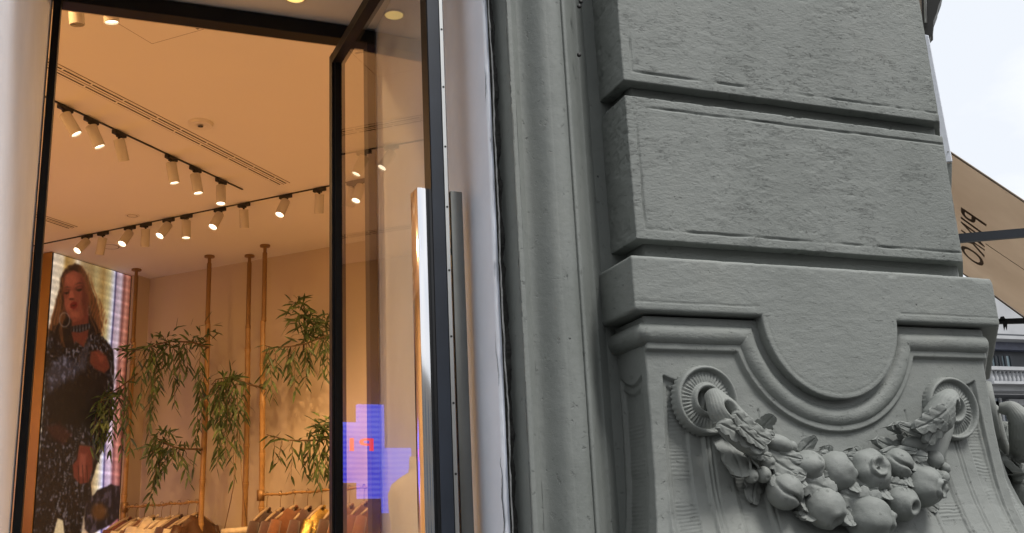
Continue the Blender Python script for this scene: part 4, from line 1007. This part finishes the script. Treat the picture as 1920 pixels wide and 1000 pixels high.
hm = pmask([(160, 525), (176, 560), (188, 590), (192, 612), (186, 634), (170, 630), (166, 580)], 2, 3, 5)+pmask([(112, 560), (122, 590), (124, 620), (112, 666), (98, 655), (90, 625), (98, 595)], 2, 3, 6)
put(np.clip(hm, 0, 1)*st, hl)
wav = np.clip(np.sin((PX+5*np.sin(PY*.075)+3*N3(14, 8, 17))*1.15)*.9+.1, 0, 1)
put(pmask([(150, 497), (165, 512), (178, 540), (190, 572), (200, 600), (196, 625), (188, 638), (176, 632), (170, 600), (168, 560), (160, 525)], 2.5, 5, 23)*(.25+.75*wav), (.46, .25, .12), .85)
put(pmask([(122, 510), (114, 535), (104, 562), (92, 600), (88, 630), (100, 668), (116, 670), (124, 640), (118, 600), (116, 560)], 2.5, 5, 29)*(.25+.75*wav), (.44, .25, .13), .85)
skin = (.40, .175, .115); sk2 = (.52, .245, .16); shd = (.20, .075, .05)
put(pmask([(100, 612), (128, 596), (170, 590), (190, 625), (175, 670), (110, 680), (96, 650)], 2), dark0)
put(pmask([(135, 596), (166, 580), (166, 618), (164, 655), (142, 658), (134, 625)], 1.5), (.33, .13, .085))
put(pmask([(124, 516), (138, 507), (154, 514), (164, 535), (167, 560), (164, 585), (152, 600), (138, 605), (127, 592), (121, 570), (118, 545)], 1.5), skin)
put(emask(133, 525, 13, 14, 0, .8), sk2, .8); put(emask(128, 572, 8, 12, .2, .8), sk2, .7)
put(pmask([(152, 520), (166, 545), (166, 580), (158, 592), (152, 570), (154, 545)], 3), (.27, .11, .07), .8)
put(emask(124.5, 547, 7, 4.5, -.2, .8), shd, .75); put(emask(148.5, 541, 8, 4.5, -.2, .8), shd, .75); put(pmask([(120, 550), (125, 548), (130, 549), (125, 552)], .6), (.05, .02, .015)); put(pmask([(143, 544), (149, 542), (155, 543), (149, 547)], .6), (.05, .02, .015)); put(emask(124, 546, 4, 1.6, -.2, .5), (.42, .19, .13), .8); put(emask(149, 540, 5, 1.6, -.2, .5), (.42, .19, .13), .8)
put(pmask([(118, 541), (126, 537), (132, 539), (126, 539.5)], .8), (.13, .06, .04), .8); put(pmask([(140, 534), (149, 529.5), (157, 532), (149, 532)], .8), (.13, .06, .04), .8)
put(pmask([(131, 545), (136, 545), (139, 558), (133, 562), (129, 559)], 1), sk2, .9); put(emask(134, 561, 5, 2, 0, .6), shd, .8)
put(pmask([(131, 571), (137, 566), (144, 567), (145, 574), (139, 580), (132, 577)], .9), (.34, .055, .05)); put(pmask([(133, 573), (143, 571), (138, 575)], .7), (.10, .02, .02))
put(emask(139, 590, 8, 6, 0, .8), sk2, .6)
for hx, hy, hx2, hy2, hw_ in ((152, 498, 186, 600, 2.2), (156, 505, 190, 625, 1.8), (150, 502, 176, 560, 1.6), (118, 520, 100, 640, 2.0), (112, 560, 118, 655, 2.2), (120, 600, 108, 660, 2.0), (172, 590, 180, 635, 1.8), (184, 560, 196, 600, 1.2)):
    tt_ = np.clip((PY-hy)/(hy2-hy), 0, 1); xc_ = hx+(hx2-hx)*tt_**1.2+3*np.sin(PY*.11+hx); put(np.exp(-((PX-xc_)/hw_)**2)*((PY > hy) & (PY < hy2)), (.36, .19, .095), .65)
for cx, cy, rx_, ry_ in ((121, 600, 9.5, 13), (167, 583, 3, 8)):
    q = np.hypot((PX-cx)/rx_, (PY-cy)/ry_); put(np.exp(-((q-1)/.08)**2), (.50, .42, .37), .75)
ch_ = pmask([(133, 612), (170, 606), (171, 616), (150, 624), (134, 622)], 1); put(ch_, (.07, .05, .05)); put(ch_*(np.sin(PX*1.1) > .8), (.45, .42, .40), .7)
dark = (.045, .034, .034)
jk = [(92, 618), (104, 622), (114, 650), (134, 655), (142, 640), (158, 652), (168, 622), (182, 628), (196, 634), (212, 655), (215, 690), (213, 735), (208, 775), (198, 830), (186, 860), (170, 905), (172, 935), (160, 950), (150, 1010), (60, 1010), (78, 800), (84, 720), (86, 660)]
jm = pmask(jk, 1.5, 2, 7); put(jm, dark)
pat = np.clip(N3(75, 46, 21, 5)*4.5-.55, 0, 1); put(jm*pat, (.50, .44, .44), .75)
pat2 = np.clip(N3(120, 90, 25, 3)*4-1.0, 0, 1); put(jm*pat2, (.6, .55, .54), .5)
put(pmask([(146, 668), (164, 640), (170, 632), (160, 700), (152, 700)], 2), (.20, .17, .175), .7)
fur = pmask([(88, 700), (100, 678), (120, 668), (140, 676), (152, 694), (140, 712), (118, 720), (92, 740)], 4, 4, 9); put(fur, (.20, .18, .20), .8); put(fur*np.clip(N3(60, 34, 31)*3, 0, 1), (.50, .46, .50), .7)
put(pmask([(92, 735), (150, 700), (200, 700), (200, 760), (170, 800), (90, 800)], 8), (.04, .028, .028), .85)
put(pmask([(170, 660), (185, 656), (200, 668), (206, 690), (196, 700), (178, 692), (168, 680)], 2), (.36, .145, .095)); put(pmask([(178, 660), (196, 670), (190, 684)], 2), (.48, .20, .13), .7)
put(pmask([(86, 800), (112, 795), (136, 815), (120, 835), (98, 822)], 4), (.22, .09, .07), .8)
put(pmask([(150, 830), (176, 838), (184, 862), (172, 868), (148, 850)], 2.5), (.30, .22, .17), .7)
put(pmask([(149, 835), (172, 838), (174, 880), (166, 905), (150, 908), (138, 895), (136, 872), (144, 862)], 1.5), (.42, .17, .12)); put(pmask([(150, 850), (162, 852), (158, 898), (148, 892)], 2), (.56, .27, .20), .8)
for xx in (147, 155, 163): put(np.exp(-((PX-xx-(PY-880)*.05)/.8)**2)*((PY > 872) & (PY < 906)), (.16, .05, .04), .8)
stud = jm*(PY > 800)*(np.exp(-((np.abs(PX-137+(PY-850)*.30)-0)/1.3)**2))*(np.sin(PY*1.3) > .2); put(stud, (.55, .50, .47), .7)
put(pmask([(108, 972), (118, 976), (122, 1010), (98, 1010)], 1.5), (.88, .76, .58))
bg_ = pmask([(160, 944), (182, 920), (208, 908), (224, 912), (226, 970), (206, 985), (168, 1004), (158, 990)], 1.5, 2, 13); put(bg_, (.10, .075, .08)); put(bg_*np.clip(N3(40, 26, 41)*3, 0, 1), (.30, .24, .26), .8); put(bg_*emask(186, 960, 14, 16, 0, .6), (.40, .22, .08), .7)
img *= (1-.10*pmask(jk, 6))[..., None]
def blur(a):
    p_ = np.pad(a, ((1, 1), (1, 1), (0, 0)), mode='edge'); return (p_[1:-1, 1:-1]*4+(p_[:-2, 1:-1]+p_[2:, 1:-1]+p_[1:-1, :-2]+p_[1:-1, 2:])*2+p_[:-2, :-2]+p_[:-2, 2:]+p_[2:, :-2]+p_[2:, 2:])/16
img = blur(img); img = img*(1+.10*N3(90, 70, 77, 3))[..., None]; img = np.clip(img, 0, 1)
G = np.array([[ab(a, sB, z) for a in np.linspace(sA0, sA1, NXp+1)] for z in np.linspace(zlo, ZC-.006, NZp+1)])
me = from_grid(G, flip=False); ca_ = me.color_attributes.new('film', 'FLOAT_COLOR', 'CORNER')
lin_ = np.where(img > .04045, ((img+.055)/1.055)**2.4, img/12.92)
cc = np.concatenate([lin_.reshape(-1, 3), np.ones((NXp*NZp, 1))], 1); ca_.data.foreach_set('color', np.repeat(cc, 4, axis=0).astype(np.float32).ravel())
m, nt, b = material('video_picture'); at = nt.nodes.new('ShaderNodeVertexColor'); at.layer_name = 'film'
b.inputs['Base Color'].default_value = (.02, .02, .02, 1); b.inputs['Roughness'].default_value = .5
nt.links.new(at.outputs['Color'], b.inputs['Emission Color']); b.inputs['Emission Strength'].default_value = .95
scr = link('picture_screen', me, m, vw)
MB().box((sA0, sB-.003, 0), (sA1, sB-.001, zlo), M=MR).build('lower_screen', glow('lower_picture', (.10, .075, .07), .5), vw)

# --- stepped blue screen (met as a reflection in the glass door)
DSP = DP
def refl(px, py, Y):
    P = onP(px, py, DP+DN*.017, DN); d = ray(px, py); d = d-2*(d@DN)*DN; return P+d*(Y-P[1])/d[1]
YS = 6.85
bs = wthing('stepped_screen', 'blue violet stepped video screen with red letters mirrored in the door glass', 'screen', tuple(refl(700, 850, YS)))
m, nt, b = material('blue_picture'); tcx = noise_node(nt, 2.0, 2); r = ramp(nt, tcx.outputs['Fac'], [(.35, (.05, .04, .75)), (.65, (.16, .18, 1.0))])
wv = nt.nodes.new('ShaderNodeTexWave'); wv.bands_direction = 'Z'; wv.inputs['Scale'].default_value = 9; wv.inputs['Distortion'].default_value = 1.5; tcc = nt.nodes.new('ShaderNodeTexCoord'); nt.links.new(tcc.outputs['Object'], wv.inputs['Vector'])
mm = nt.nodes.new('ShaderNodeMix'); mm.data_type = 'RGBA'; mm.blend_type = 'SCREEN'; mm.inputs['Factor'].default_value = .10; nt.links.new(r.outputs[0], mm.inputs['A']); nt.links.new(wv.outputs['Color'], mm.inputs['B'])
nt.links.new(mm.outputs['Result'], b.inputs['Emission Color']); b.inputs['Emission Strength'].default_value = 2.6; b.inputs['Base Color'].default_value = (0, 0, 0, 1)
for (px0, px1, y0, y1) in ((622, 673, 792, 905), (673, 720, 759, 935), (720, 771, 840, 962)):
    a, c = refl(px0, y1, YS), refl(px1, y0, YS)
    MB().box((c[0], YS, a[2]), (a[0], YS+.05, c[2])).build('module', m, bs)
fc = bpy.data.curves.new('screen_text', 'FONT'); fc.body = 'PI'; fc.size = 1; fc.space_character = 1.25; fc.extrude = .01; fc.offset = .02
fo = bpy.data.objects.new('t', fc); COL.objects.link(fo); bpy.context.view_layer.update()
me = bpy.data.meshes.new_from_object(fo.evaluated_get(bpy.context.evaluated_depsgraph_get())); bpy.data.objects.remove(fo)
v = np.array([p.co[:] for p in me.vertices]); x0, x1, y0, y1 = v[:, 0].min(), v[:, 0].max(), v[:, 1].min(), v[:, 1].max()
pl_, pr_ = refl(700, 846, YS), refl(655, 822, YS)
for p_ in me.vertices: p_.co = (pl_[0]+(p_.co.x-x0)/(x1-x0)*(pr_[0]-pl_[0]), YS-.006+p_.co.z*.1, pl_[2]+(p_.co.y-y0)/(y1-y0)*(pr_[2]-pl_[2]))
link('lettering', me, glow('red_letter', (1, .08, .15), 2.2), bs)

# --- bamboo poles
M['bamboo'] = plain('bamboo_cane', (.33, .19, .065), .4, var=.18, scale=18)
M['bamboo_node'] = plain('bamboo_node', (.50, .30, .11), .45, var=.2, scale=30)
poles = {}
def pole(px, py, a_fix, seed, lab):
    p = cl(px, py); P0 = np.array([p[0], p[1], 0]); rg = random.Random(seed)
    t = thing('bamboo_pole', lab, 'pole', tuple(P0), group='bamboo poles fixed to the ceiling')
    zj = rg.uniform(3.14, 3.20)
    MB().lathe([(.036, ZC-.001), (.036, ZC-.012), (.012, ZC-.016), (.012, ZC-.05), (.0165, ZC-.06), (.0165, zj+.03), (.019, zj+.02), (.019, zj), (.012, zj-.01)], n=20).build('brass_tube', M['pole_brass'], t, auto=35)
    pr_ = [(.021, 0.0)]; z = rg.uniform(.2, .4); nodes = []
    while z < zj-.08:
        r = .0185+rg.uniform(-.001, .0015); pr_ += [(r, z-.02), (r+.0035, z-.004), (r+.0015, z), (r+.0035, z+.004), (r, z+.02)]; nodes.append(z); z += rg.uniform(.24, .36)
    pr_ += [(.018, zj)]
    G = np.array([[(r*math.cos(a), r*math.sin(a), z_) for a in np.linspace(0, 2*pi, 18, endpoint=False)] for r, z_ in pr_])
    G[..., 0] += (.006*np.sin(G[..., 2]*2.1+seed)); G[..., 1] += .005*np.sin(G[..., 2]*1.7+seed*2)
    link('cane', from_grid(G, closed_u=True), M['bamboo'], t, True)
    mb = MB()
    for z_ in nodes: mb.lathe([(.0196, z_-.003), (.0225, z_), (.0196, z_+.003)], (.006*math.sin(z_*2.1+seed), .005*math.sin(z_*1.7+seed*2), 0), 18)
    mb.build('node_rings', M['bamboo_node'], t, True)
    poles[seed] = P0; return t
pole(256, 505, 0, 1, 'bamboo pole beside the right edge of the video wall')
pole(393, 480, 0, 2, 'bamboo pole standing alone, second from the left')
pole(468, 479, 0, 3, 'bamboo pole further back, third from the left')
pole(497, 460, 0, 4, 'bamboo pole nearest the door edge, fourth from the left')
# clothes rails
def rail(p0, p1, lab, n=9):
    t = wthing('clothes_rail', lab, 'clothes rail', tuple(p0), 'bamboo clothes rails between the poles'); p0, p1 = np.array(p0), np.array(p1)
    pts = []; rr_ = []
    for k in range(1, n*2):
        f_ = (k+.3*math.sin(k*5))/(n*2)
        for o_, r_ in ((-.012, .0072), (-.003, .0105), (.003, .0105), (.012, .0072)): pts.append(p0+(p1-p0)*f_+(p1-p0)/np.linalg.norm(p1-p0)*o_+np.array([0, 0, .003*math.sin(k*1.3)])); rr_.append(r_)
    pts = [p0]+pts+[p1]; rr_ = [.0105]+rr_+[.0105]
    MB().tube(pts, rr_, 10).build('bar', M['bamboo'], t, True)
    MB().cyl(p0-np.array([0, 0, .035]), p0+np.array([0, 0, .035]), .026, n=14).build('clamp', M['pole_brass'], t, True); return t
def at_pole(P0, py, px):                                # height on a pole at a photograph row
    n = FWD*np.array([1, 1, 0]); n /= np.linalg.norm(n); return onP(px, py, P0, n)[2]
z1_ = at_pole(poles[2], 941, 375); z2_ = at_pole(poles[4], 929, 493)
R1a, R1b = poles[1]+[0, 0, z1_], poles[2]+[0, 0, z1_]
rail(R1a, R1b, 'bamboo clothes rail between the two left poles')
R2a = poles[4]+[0, 0, z2_]; R2b = poles[4]+BD*1.5+[0, 0, z2_]
rail(R2a, R2b, 'bamboo clothes rail running behind the open door edge', 16)
tq = poles[4]+BD*1.5
t = thing('bamboo_pole', 'bamboo pole carrying the far end of the right clothes rail', 'pole', tuple(tq), group='bamboo poles fixed to the ceiling')
MB().tube([(0, 0, 0), (.004, 0, 1.8), (0, 0, ZC)], .019, 14).build('cane', M['bamboo'], t, True)

# --- garments
def cloth(name, col, rough=.85, sheen=.3, metal=0, bscale=60, bd=.0015):
    m, nt, b = material(name); b.inputs['Roughness'].default_value = rough; b.inputs['Metallic'].default_value = metal; b.inputs['Sheen Weight'].default_value = sheen
    n = noise_node(nt, 25, 5); c = np.array(col); r = ramp(nt, n.outputs['Fac'], [(.3, tuple(c*.8)), (.7, tuple(np.minimum(1, c*1.15)))]); nt.links.new(r.outputs[0], b.inputs['Base Color'])
    bump(nt, b, noise_node(nt, bscale).outputs['Fac'], bd); return m
CL = dict(rust=cloth('rust_wool', (.13, .038, .018)), cream=cloth('cream_satin', (.70, .60, .40), .4, .1), brown=cloth('brown_leather', (.075, .032, .014), .45, 0), camel=cloth('camel_wool', (.19, .085, .032)),
          ivory=cloth('ivory_knit', (.62, .52, .36)), plum=cloth('dark_plum_cloth', (.07, .028, .022)), gold=cloth('gold_sequin', (.85, .62, .20), .22, 0, 1, 120, .006), choc=cloth('chocolate_suede', (.05, .02, .012)), tan=cloth('tan_suede', (.17, .062, .022)))
hang_m = plain('pale_wood_hanger', (.34, .25, .16), .4); hook_m = plain('hanger_hook', (.25, .17, .10), .3, .9)
def garment(kind, color, P, rz, drop, label, width=.20, puff=0, seed=0, group=None, hung=True, thick=.045, cat='garment'):
    """P = point on the rail; the garment lies along its local x"""
    t = thing(kind, label, cat, tuple(P), rz, group)
    rg = random.Random(seed); nv, nu = 34, 56; G = []
    for j in range(nv):
        v_ = j/(nv-1); z = -drop - .02 - v_*.72
        s = v_/.14
        w_ = width*(.30+.70*min(1, s)**.75) if s < 1 else width*(1+.05*math.sin((v_-.14)*3))
        thk = thick*(.55+.45*min(1, s)) + .02*v_
        zz_ = z-.055*min(1, s)**1.2*0
        row = []
        for i in range(nu):
            a = 2*pi*i/nu; x = w_*math.copysign(abs(math.cos(a))**.75, math.cos(a)); y = thk*math.sin(a)
            y += .012*math.sin(x*38+seed+v_*2)*min(1, s)*(1 if y > 0 else -1); x += .01*math.sin(z*16+seed+a)
            row.append((x, y, zz_+.012*math.cos(a*2)*(s < 1)))
        G.append(row)
    G = np.array(G)
    if puff: G += np.random.RandomState(seed).normal(size=3)*0 + (fbm(G, (24, 24, 22), 3, seed)*puff)[..., None]*np.array([.6, 1, .6])
    G = np.concatenate([G[:1]*np.array([.25, .3, 1])+np.array([0, 0, .006]), G], 0)
    md = CL[color]
    link('body', from_grid(G, closed_u=True), md, t, True)
    for sgn in (-1, 1):
        pts = [(sgn*(width*.86), 0, -drop-.085), (sgn*(width*1.03), .004, -drop-.18), (sgn*(width*1.10), .012, -drop-.36), (sgn*(width*1.08), .02, -drop-.62)]
        MB().tube(pts, [thick*.75, thick*.9, thick*.8, thick*.6], 14).build('sleeve', md, t, True)
    MB().tube([(-.035, .0, -drop-.005), (-.05, thick*.4, -drop-.03), (0, thick*.8, -drop-.055), (.05, thick*.4, -drop-.03), (.035, 0, -drop-.005), (0, -thick*.5, .006-drop)], .009, 8).build('collar', md, t, True)
    hg = MB().tube([(-width*.92, 0, -drop-.075), (-width*.5, 0, -drop-.035), (0, 0, -drop+.004), (width*.5, 0, -drop-.035), (width*.92, 0, -drop-.075)], [.008, .011, .012, .011, .008], 10).build('hanger', hang_m, t, True)
    hk = [(0, 0, -drop+.01), (0, 0, -drop*.45)]+[(.018*math.cos(a)-.0, 0, .004+.018*math.sin(a)-.002) for a in np.linspace(-1.2, pi*1.02, 9)]
    MB().tube(hk, .0022, 6).build('hook', hook_m, hg, True)
    return t
angA = math.atan2(AD[1], AD[0])
kinds = [('jacket', 'rust', 'rust red wool jacket at the far left end of the left rail'), ('shirt', 'cream', 'cream satin shirt next to the rust jacket'), ('jacket', 'camel', 'camel coloured jacket third on the left rail'),
         ('blouse', 'ivory', 'ivory ribbed blouse left of the puffy cream jacket'), ('padded_jacket', 'cream', 'puffy cream padded jacket in the middle of the left rail'), ('cardigan', 'ivory', 'ivory cardigan right of the puffy jacket'),
         ('dress', 'plum', 'dark plum dress between the cardigan and brown coat'), ('shirt', 'ivory', 'narrow ivory shirt beside the brown coat'), ('coat', 'brown', 'brown leather coat hanging in front of the second pole')]
for k, (kd, c_, lb) in enumerate(kinds):
    f_ = (k+.45)/len(kinds); P = R1a+(R1b-R1a)*min(f_, .95); garment(kd, c_, P, angA+random.uniform(-.16, .16), .084+random.uniform(-.010, .016), lb, .185+random.uniform(-.01, .015), .03 if 'puffy cream' in lb else .006, k, 'clothes on the left rail', thick=.085 if 'puffy cream' in lb else .048)
kinds = [('jacket', 'choc', 'chocolate jacket at the left end of the right rail'), ('jacket', 'plum', 'dark plum jacket second on the right rail'), ('coat', 'tan', 'tan suede coat left of the gold top'), ('jacket', 'plum', 'dark jacket hanging just before the gold top'),
         ('sequin_top', 'gold', 'shiny gold sequin top on the right rail'), ('jacket', 'choc', 'chocolate jacket behind the gold top'), ('coat', 'tan', 'tan suede coat right of the gold top'), ('jacket', 'rust', 'rust suede jacket with stitched front'), ('coat', 'tan', 'tan coat touching the open door edge'),
         ('jacket', 'brown', 'brown jacket behind the door glass'), ('shirt', 'ivory', 'ivory shirt behind the door glass'), ('jacket', 'plum', 'dark jacket behind the door glass'), ('coat', 'choc', 'chocolate coat at the right end of the right rail')]
for k, (kd, c_, lb) in enumerate(kinds):
    P = R2a+BD*(.05+k*.105); garment(kd, c_, P, angA+random.uniform(-.2, .2), .100+random.uniform(-.012, .02), lb, .185+random.uniform(-.012, .012), .012 if c_ == 'gold' else .004, 20+k, 'clothes on the right rail', thick=.044)

# hanging wooden bar on two cords (in front of the third pole)
n_ = FWD*np.array([1, 1, 0]); n_ /= np.linalg.norm(n_)
hb = wthing('hanging_bar', 'pale wooden bar hanging on two cords before the third pole', 'hanging bar', tuple(poles[3]))
def onW(px, py, P0=None, off=0): return onP(px, py, (poles[3] if P0 is None else P0)-n_*off, n_)
MB().tube([onW(416, 998, off=.08), onW(440, 996, off=.08), onW(472, 993, off=.08), onW(500, 990, off=.08)], .022, 14).build('wooden_bar', CL['cream'], hb, True)
MB().tube([onW(447, 775, off=.05), onW(440, 900, off=.07), onW(433, 937, off=.08), onW(421, 992, off=.08)], .003, 6).build('cord', hook_m, hb, True)
MB().tube([onW(447, 775, off=.05), onW(454, 905, off=.07), onW(457, 937, off=.08), onW(464, 988, off=.08)], .003, 6).build('cord', hook_m, hb, True)

# --- trailing plants
def leaf_mat(name, c):
    m, nt, b = material(name); b.inputs['Roughness'].default_value = .45
    n = noise_node(nt, 14, 3); c = np.array(c); r = ramp(nt, n.outputs['Fac'], [(.3, tuple(c*.55)), (.5, tuple(c)), (.68, tuple(c*np.array([2.4, 2.1, 1.7])))]); nt.links.new(r.outputs[0], b.inputs['Base Color'])
    tl = nt.nodes.new('ShaderNodeBsdfTranslucent'); nt.links.new(r.outputs[0], tl.inputs['Color']); mi = nt.nodes.new('ShaderNodeMixShader'); mi.inputs[0].default_value = .25
    o_ = [q for q in nt.nodes if q.type == 'OUTPUT_MATERIAL'][0]; nt.links.new(b.outputs[0], mi.inputs[1]); nt.links.new(tl.outputs[0], mi.inputs[2]); nt.links.new(mi.outputs[0], o_.inputs['Surface']); return m
M['leaf'] = leaf_mat('willow_leaf', (.062, .105, .038)); M['twig'] = plain('twig', (.11, .07, .035), .8)
def plant(P0, off, branch, strands, seed, label, tufts=(), name='trailing_plant', Lf=.112):
    rg = np.random.RandomState(seed); t = wthing(name, label, 'plant', tuple(np.array(P0)+[0, 0, 2.2]), 'trailing willow plants on the poles')
    V = []; F = []; tw = MB()
    def pt(px, py, o): return onP(px, py, np.array(P0)-n_*(off+o), n_)
    def leaf(p, d, L_, w_):
        d = d/np.linalg.norm(d); s = np.cross(d, rg.normal(size=3)); s /= np.linalg.norm(s); nn_ = np.cross(d, s); i = len(V); cv = rg.uniform(.05, .28)*L_
        g = np.array([0, 0, -1.0])
        m1 = p+d*L_*.30; m2 = p+d*L_*.68+g*cv*.35; e = p+d*L_+g*cv
        V.extend([p, m1+s*w_, m1+nn_*w_*.25, m1-s*w_, m2+s*w_*.8, m2+nn_*w_*.2, m2-s*w_*.8, e])
        F.extend([(i, i+2, i+1), (i, i+3, i+2), (i+1, i+2, i+5, i+4), (i+2, i+3, i+6, i+5), (i+4, i+5, i+7), (i+5, i+6, i+7)])
    bp = [pt(x, y, o) for x, y, o in branch]; tw.tube(bp, list(np.linspace(.007, .003, len(bp))), 6)
    for a_, b_ in zip(bp, bp[1:]):
        for k in range(int(np.linalg.norm(b_-a_)/.020)):
            q = a_+(b_-a_)*rg.rand(); d = rg.normal(size=3)*np.array([1, 1, .55])+np.array([0, 0, -.25]); leaf(q, d, Lf*rg.uniform(.6, 1.05), .0078)
    for (x0, y0, x1, y1, dens) in strands:
        n = 9; o0 = rg.uniform(-.09, .09); o1 = o0+rg.uniform(-.04, .04); pts = []
        for k in range(n+1):
            f_ = k/n; pts.append(pt(x0+(x1-x0)*f_**1.3+rg.normal()*1.0, y0+(y1-y0)*f_, o0+(o1-o0)*f_))
        tw.tube(pts, list(np.linspace(.0028, .0012, n+1)), 5); 
        Ls = sum(np.linalg.norm(b_-a_) for a_, b_ in zip(pts, pts[1:])); m = int(Ls/.029*dens)
        for k in range(m):
            f_ = (k+rg.rand())/m*n; i = min(int(f_), n-1); q = pts[i]+(pts[i+1]-pts[i])*(f_-i); dn = (pts[i+1]-pts[i]); dn /= np.linalg.norm(dn)
            sd2 = RGT*(1 if k % 2 else -1)*rg.uniform(.35, .95)+FWD*rg.normal()*.35
            leaf(q, dn*rg.uniform(.7, 1.1)+sd2*.75, Lf*rg.uniform(.65, 1.15)*(1-.25*f_/n), .0088)
    for (x, y, o, r_, k_) in tufts:
        c = pt(x, y, o)
        for _ in range(int(k_*.7)): leaf(c+rg.normal(size=3)*r_*.4, rg.normal(size=3)*np.array([1, 1, .8])+np.array([0, 0, .25]), Lf*rg.uniform(.6, 1.1), .0078)
    me = bpy.data.meshes.new('leaves'); me.from_pydata([tuple(v) for v in V], [], F); link('foliage', me, M['leaf'], t, True)
    tw.build('twigs', M['twig'], t, True)
plant(poles[2], .06, [(392, 652, 0), (360, 642, .03), (320, 640, .05), (280, 650, .03), (240, 660, 0), (222, 655, -.02)],
      [(270, 655, 262, 758, 1.1), (285, 655, 278, 818, 1.2), (295, 655, 288, 745, 1.3), (305, 650, 300, 735, 1.3), (318, 645, 312, 700, 1.2), (326, 645, 329, 764, 1.2), (335, 640, 338, 724, 1.2), (350, 640, 352, 700, 1.2), (375, 640, 374, 720, 1.2), (377, 700, 365, 838, 1.3), (380, 690, 376, 800, 1.1), (345, 640, 332, 715, 1.2), (262, 660, 250, 700, .9), (283, 640, 276, 700, 1.2), (307, 650, 306, 690, 1.3), (290, 700, 284, 790, 1.1)], 11,
      'broad trailing willow plant between first and second poles', [(385, 622, 0, .10, 34), (375, 640, 0, .08, 26), (245, 655, 0, .07, 26), (320, 640, .04, .08, 34), (300, 645, .03, .07, 24)])
plant(poles[1], .12, [(258, 700, 0), (245, 712, .02), (222, 728, .04), (200, 742, .05), (183, 760, .06)],
      [(225, 730, 228, 850, 1.0), (215, 735, 206, 855, 1.2), (200, 742, 190, 838, 1.4), (190, 750, 176, 862, 1.1), (210, 740, 200, 800, 1.4), (235, 722, 238, 800, 1.1), (240, 715, 246, 850, .9), (183, 760, 165, 850, 1.2), (228, 690, 216, 760, .8), (196, 750, 182, 820, 1.4)], 12,
      'sparse trailing plant hanging in front of the video wall', [(205, 745, .04, .06, 26), (190, 765, .05, .06, 20)])
plant(poles[4], .03, [(492, 727, 0), (470, 722, .02), (445, 712, .05), (425, 708, .06), (405, 712, .07), (396, 722, .07)],
      [(405, 712, 396, 800, 1.2), (415, 710, 408, 876, 1.4), (425, 708, 418, 830, 1.4), (435, 708, 432, 800, 1.4), (445, 712, 446, 850, 1.1), (455, 715, 460, 790, 1.2), (420, 708, 392, 790, 1.1), (410, 720, 413, 850, 1.3), (440, 720, 438, 900, .8), (428, 720, 424, 865, 1.2), (400, 720, 388, 770, 1.0)], 13,
      'trailing willow plant between the second and fourth poles', [(425, 712, .05, .07, 36), (440, 716, .05, .06, 22)])
plant(poles[2], .02, [(380, 843, 0), (350, 842, .03), (325, 838, .05), (300, 826, .05), (290, 818, .05)],
      [(300, 826, 281, 940, 1.2), (305, 830, 295, 905, 1.4), (315, 834, 305, 890, 1.3), (290, 820, 282, 880, 1.3), (325, 838, 322, 872, 1.1), (335, 838, 356, 908, .9), (330, 838, 352, 875, .8), (300, 826, 288, 925, 1.1), (345, 842, 366, 880, .7), (310, 815, 272, 860, 1.0)], 14,
      'lower trailing plant left of the second pole', [(310, 820, .04, .07, 40), (322, 842, .04, .06, 24), (290, 835, .04, .07, 20)])
plant(poles[4], .10, [(640, 622, 0), (605, 632, .02), (575, 644, .03), (545, 650, .03), (510, 652, 0), (497, 648, 0)],
      [(505, 652, 512, 752, 1.0), (515, 652, 522, 700, 1.1), (545, 650, 548, 715, 1.3), (552, 650, 553, 732, 1.3), (540, 650, 538, 690, 1.2), (575, 644, 572, 722, 1.5), (585, 640, 580, 700, 1.5), (600, 635, 608, 712, 1.4), (612, 632, 615, 700, 1.4), (500, 650, 500, 745, .9), (570, 640, 576, 680, 1.4), (605, 620, 612, 660, 1.4)], 15,
      'large upright and trailing plant at the right by the door edge', [(565, 595, .02, .09, 50), (580, 612, .02, .1, 56), (600, 610, .02, .1, 50), (562, 566, .02, .06, 26), (575, 630, .02, .09, 50), (610, 605, .02, .09, 30), (558, 570, 0, .05, 14)])
plant(poles[4], .16, [(640, 812, 0), (600, 826, .02), (570, 826, .03), (540, 826, .03), (500, 815, 0)],
      [(515, 820, 512, 862, 1.0), (530, 824, 520, 870, 1.0), (548, 826, 546, 892, 1.1), (565, 826, 572, 890, 1.3), (590, 826, 588, 900, 1.5), (600, 824, 598, 912, 1.5), (610, 820, 612, 890, 1.5), (620, 820, 622, 900, 1.4), (580, 826, 575, 870, 1.3)], 16,
      'lower trailing plant at the right above the right rail', [(600, 805, .02, .08, 50), (610, 795, .02, .07, 30), (590, 822, .02, .08, 40)])

# --- mannequin met in the glass
mp_ = refl(772, 950, 6.1)
mq = thing('mannequin', 'cream mannequin torso dimly mirrored low in the door glass', 'mannequin', (mp_[0]-.04, 6.1, 0))
zt2 = float(refl(790, 892, 6.1)[2])
G = []
for r, q, z in [(.0005, .0005, zt2+.12), (.045, .045, zt2+.115), (.048, .05, zt2+.05), (.055, .055, zt2+.02), (.11, .07, zt2-.01), (.165, .085, zt2-.05), (.19, .095, zt2-.11), (.185, .11, zt2-.2), (.165, .115, zt2-.32), (.135, .095, zt2-.46), (.165, .11, zt2-.6), (.17, .11, zt2-.75), (.001, .001, zt2-.76)]:
    G.append([(r*math.cos(a), q*math.sin(a), z) for a in np.linspace(0, 2*pi, 32, endpoint=False)])
link('torso', from_grid(np.array(G), closed_u=True), plain('linen_mannequin', (.66, .62, .52), .8), mq, True)
MB().cyl((0, 0, .02), (0, 0, zt2-.7), .014).lathe([(.16, 0.005), (.16, .015), (.02, .03), (.014, .04)], n=32).build('stand', M['darksteel'], mq, True)
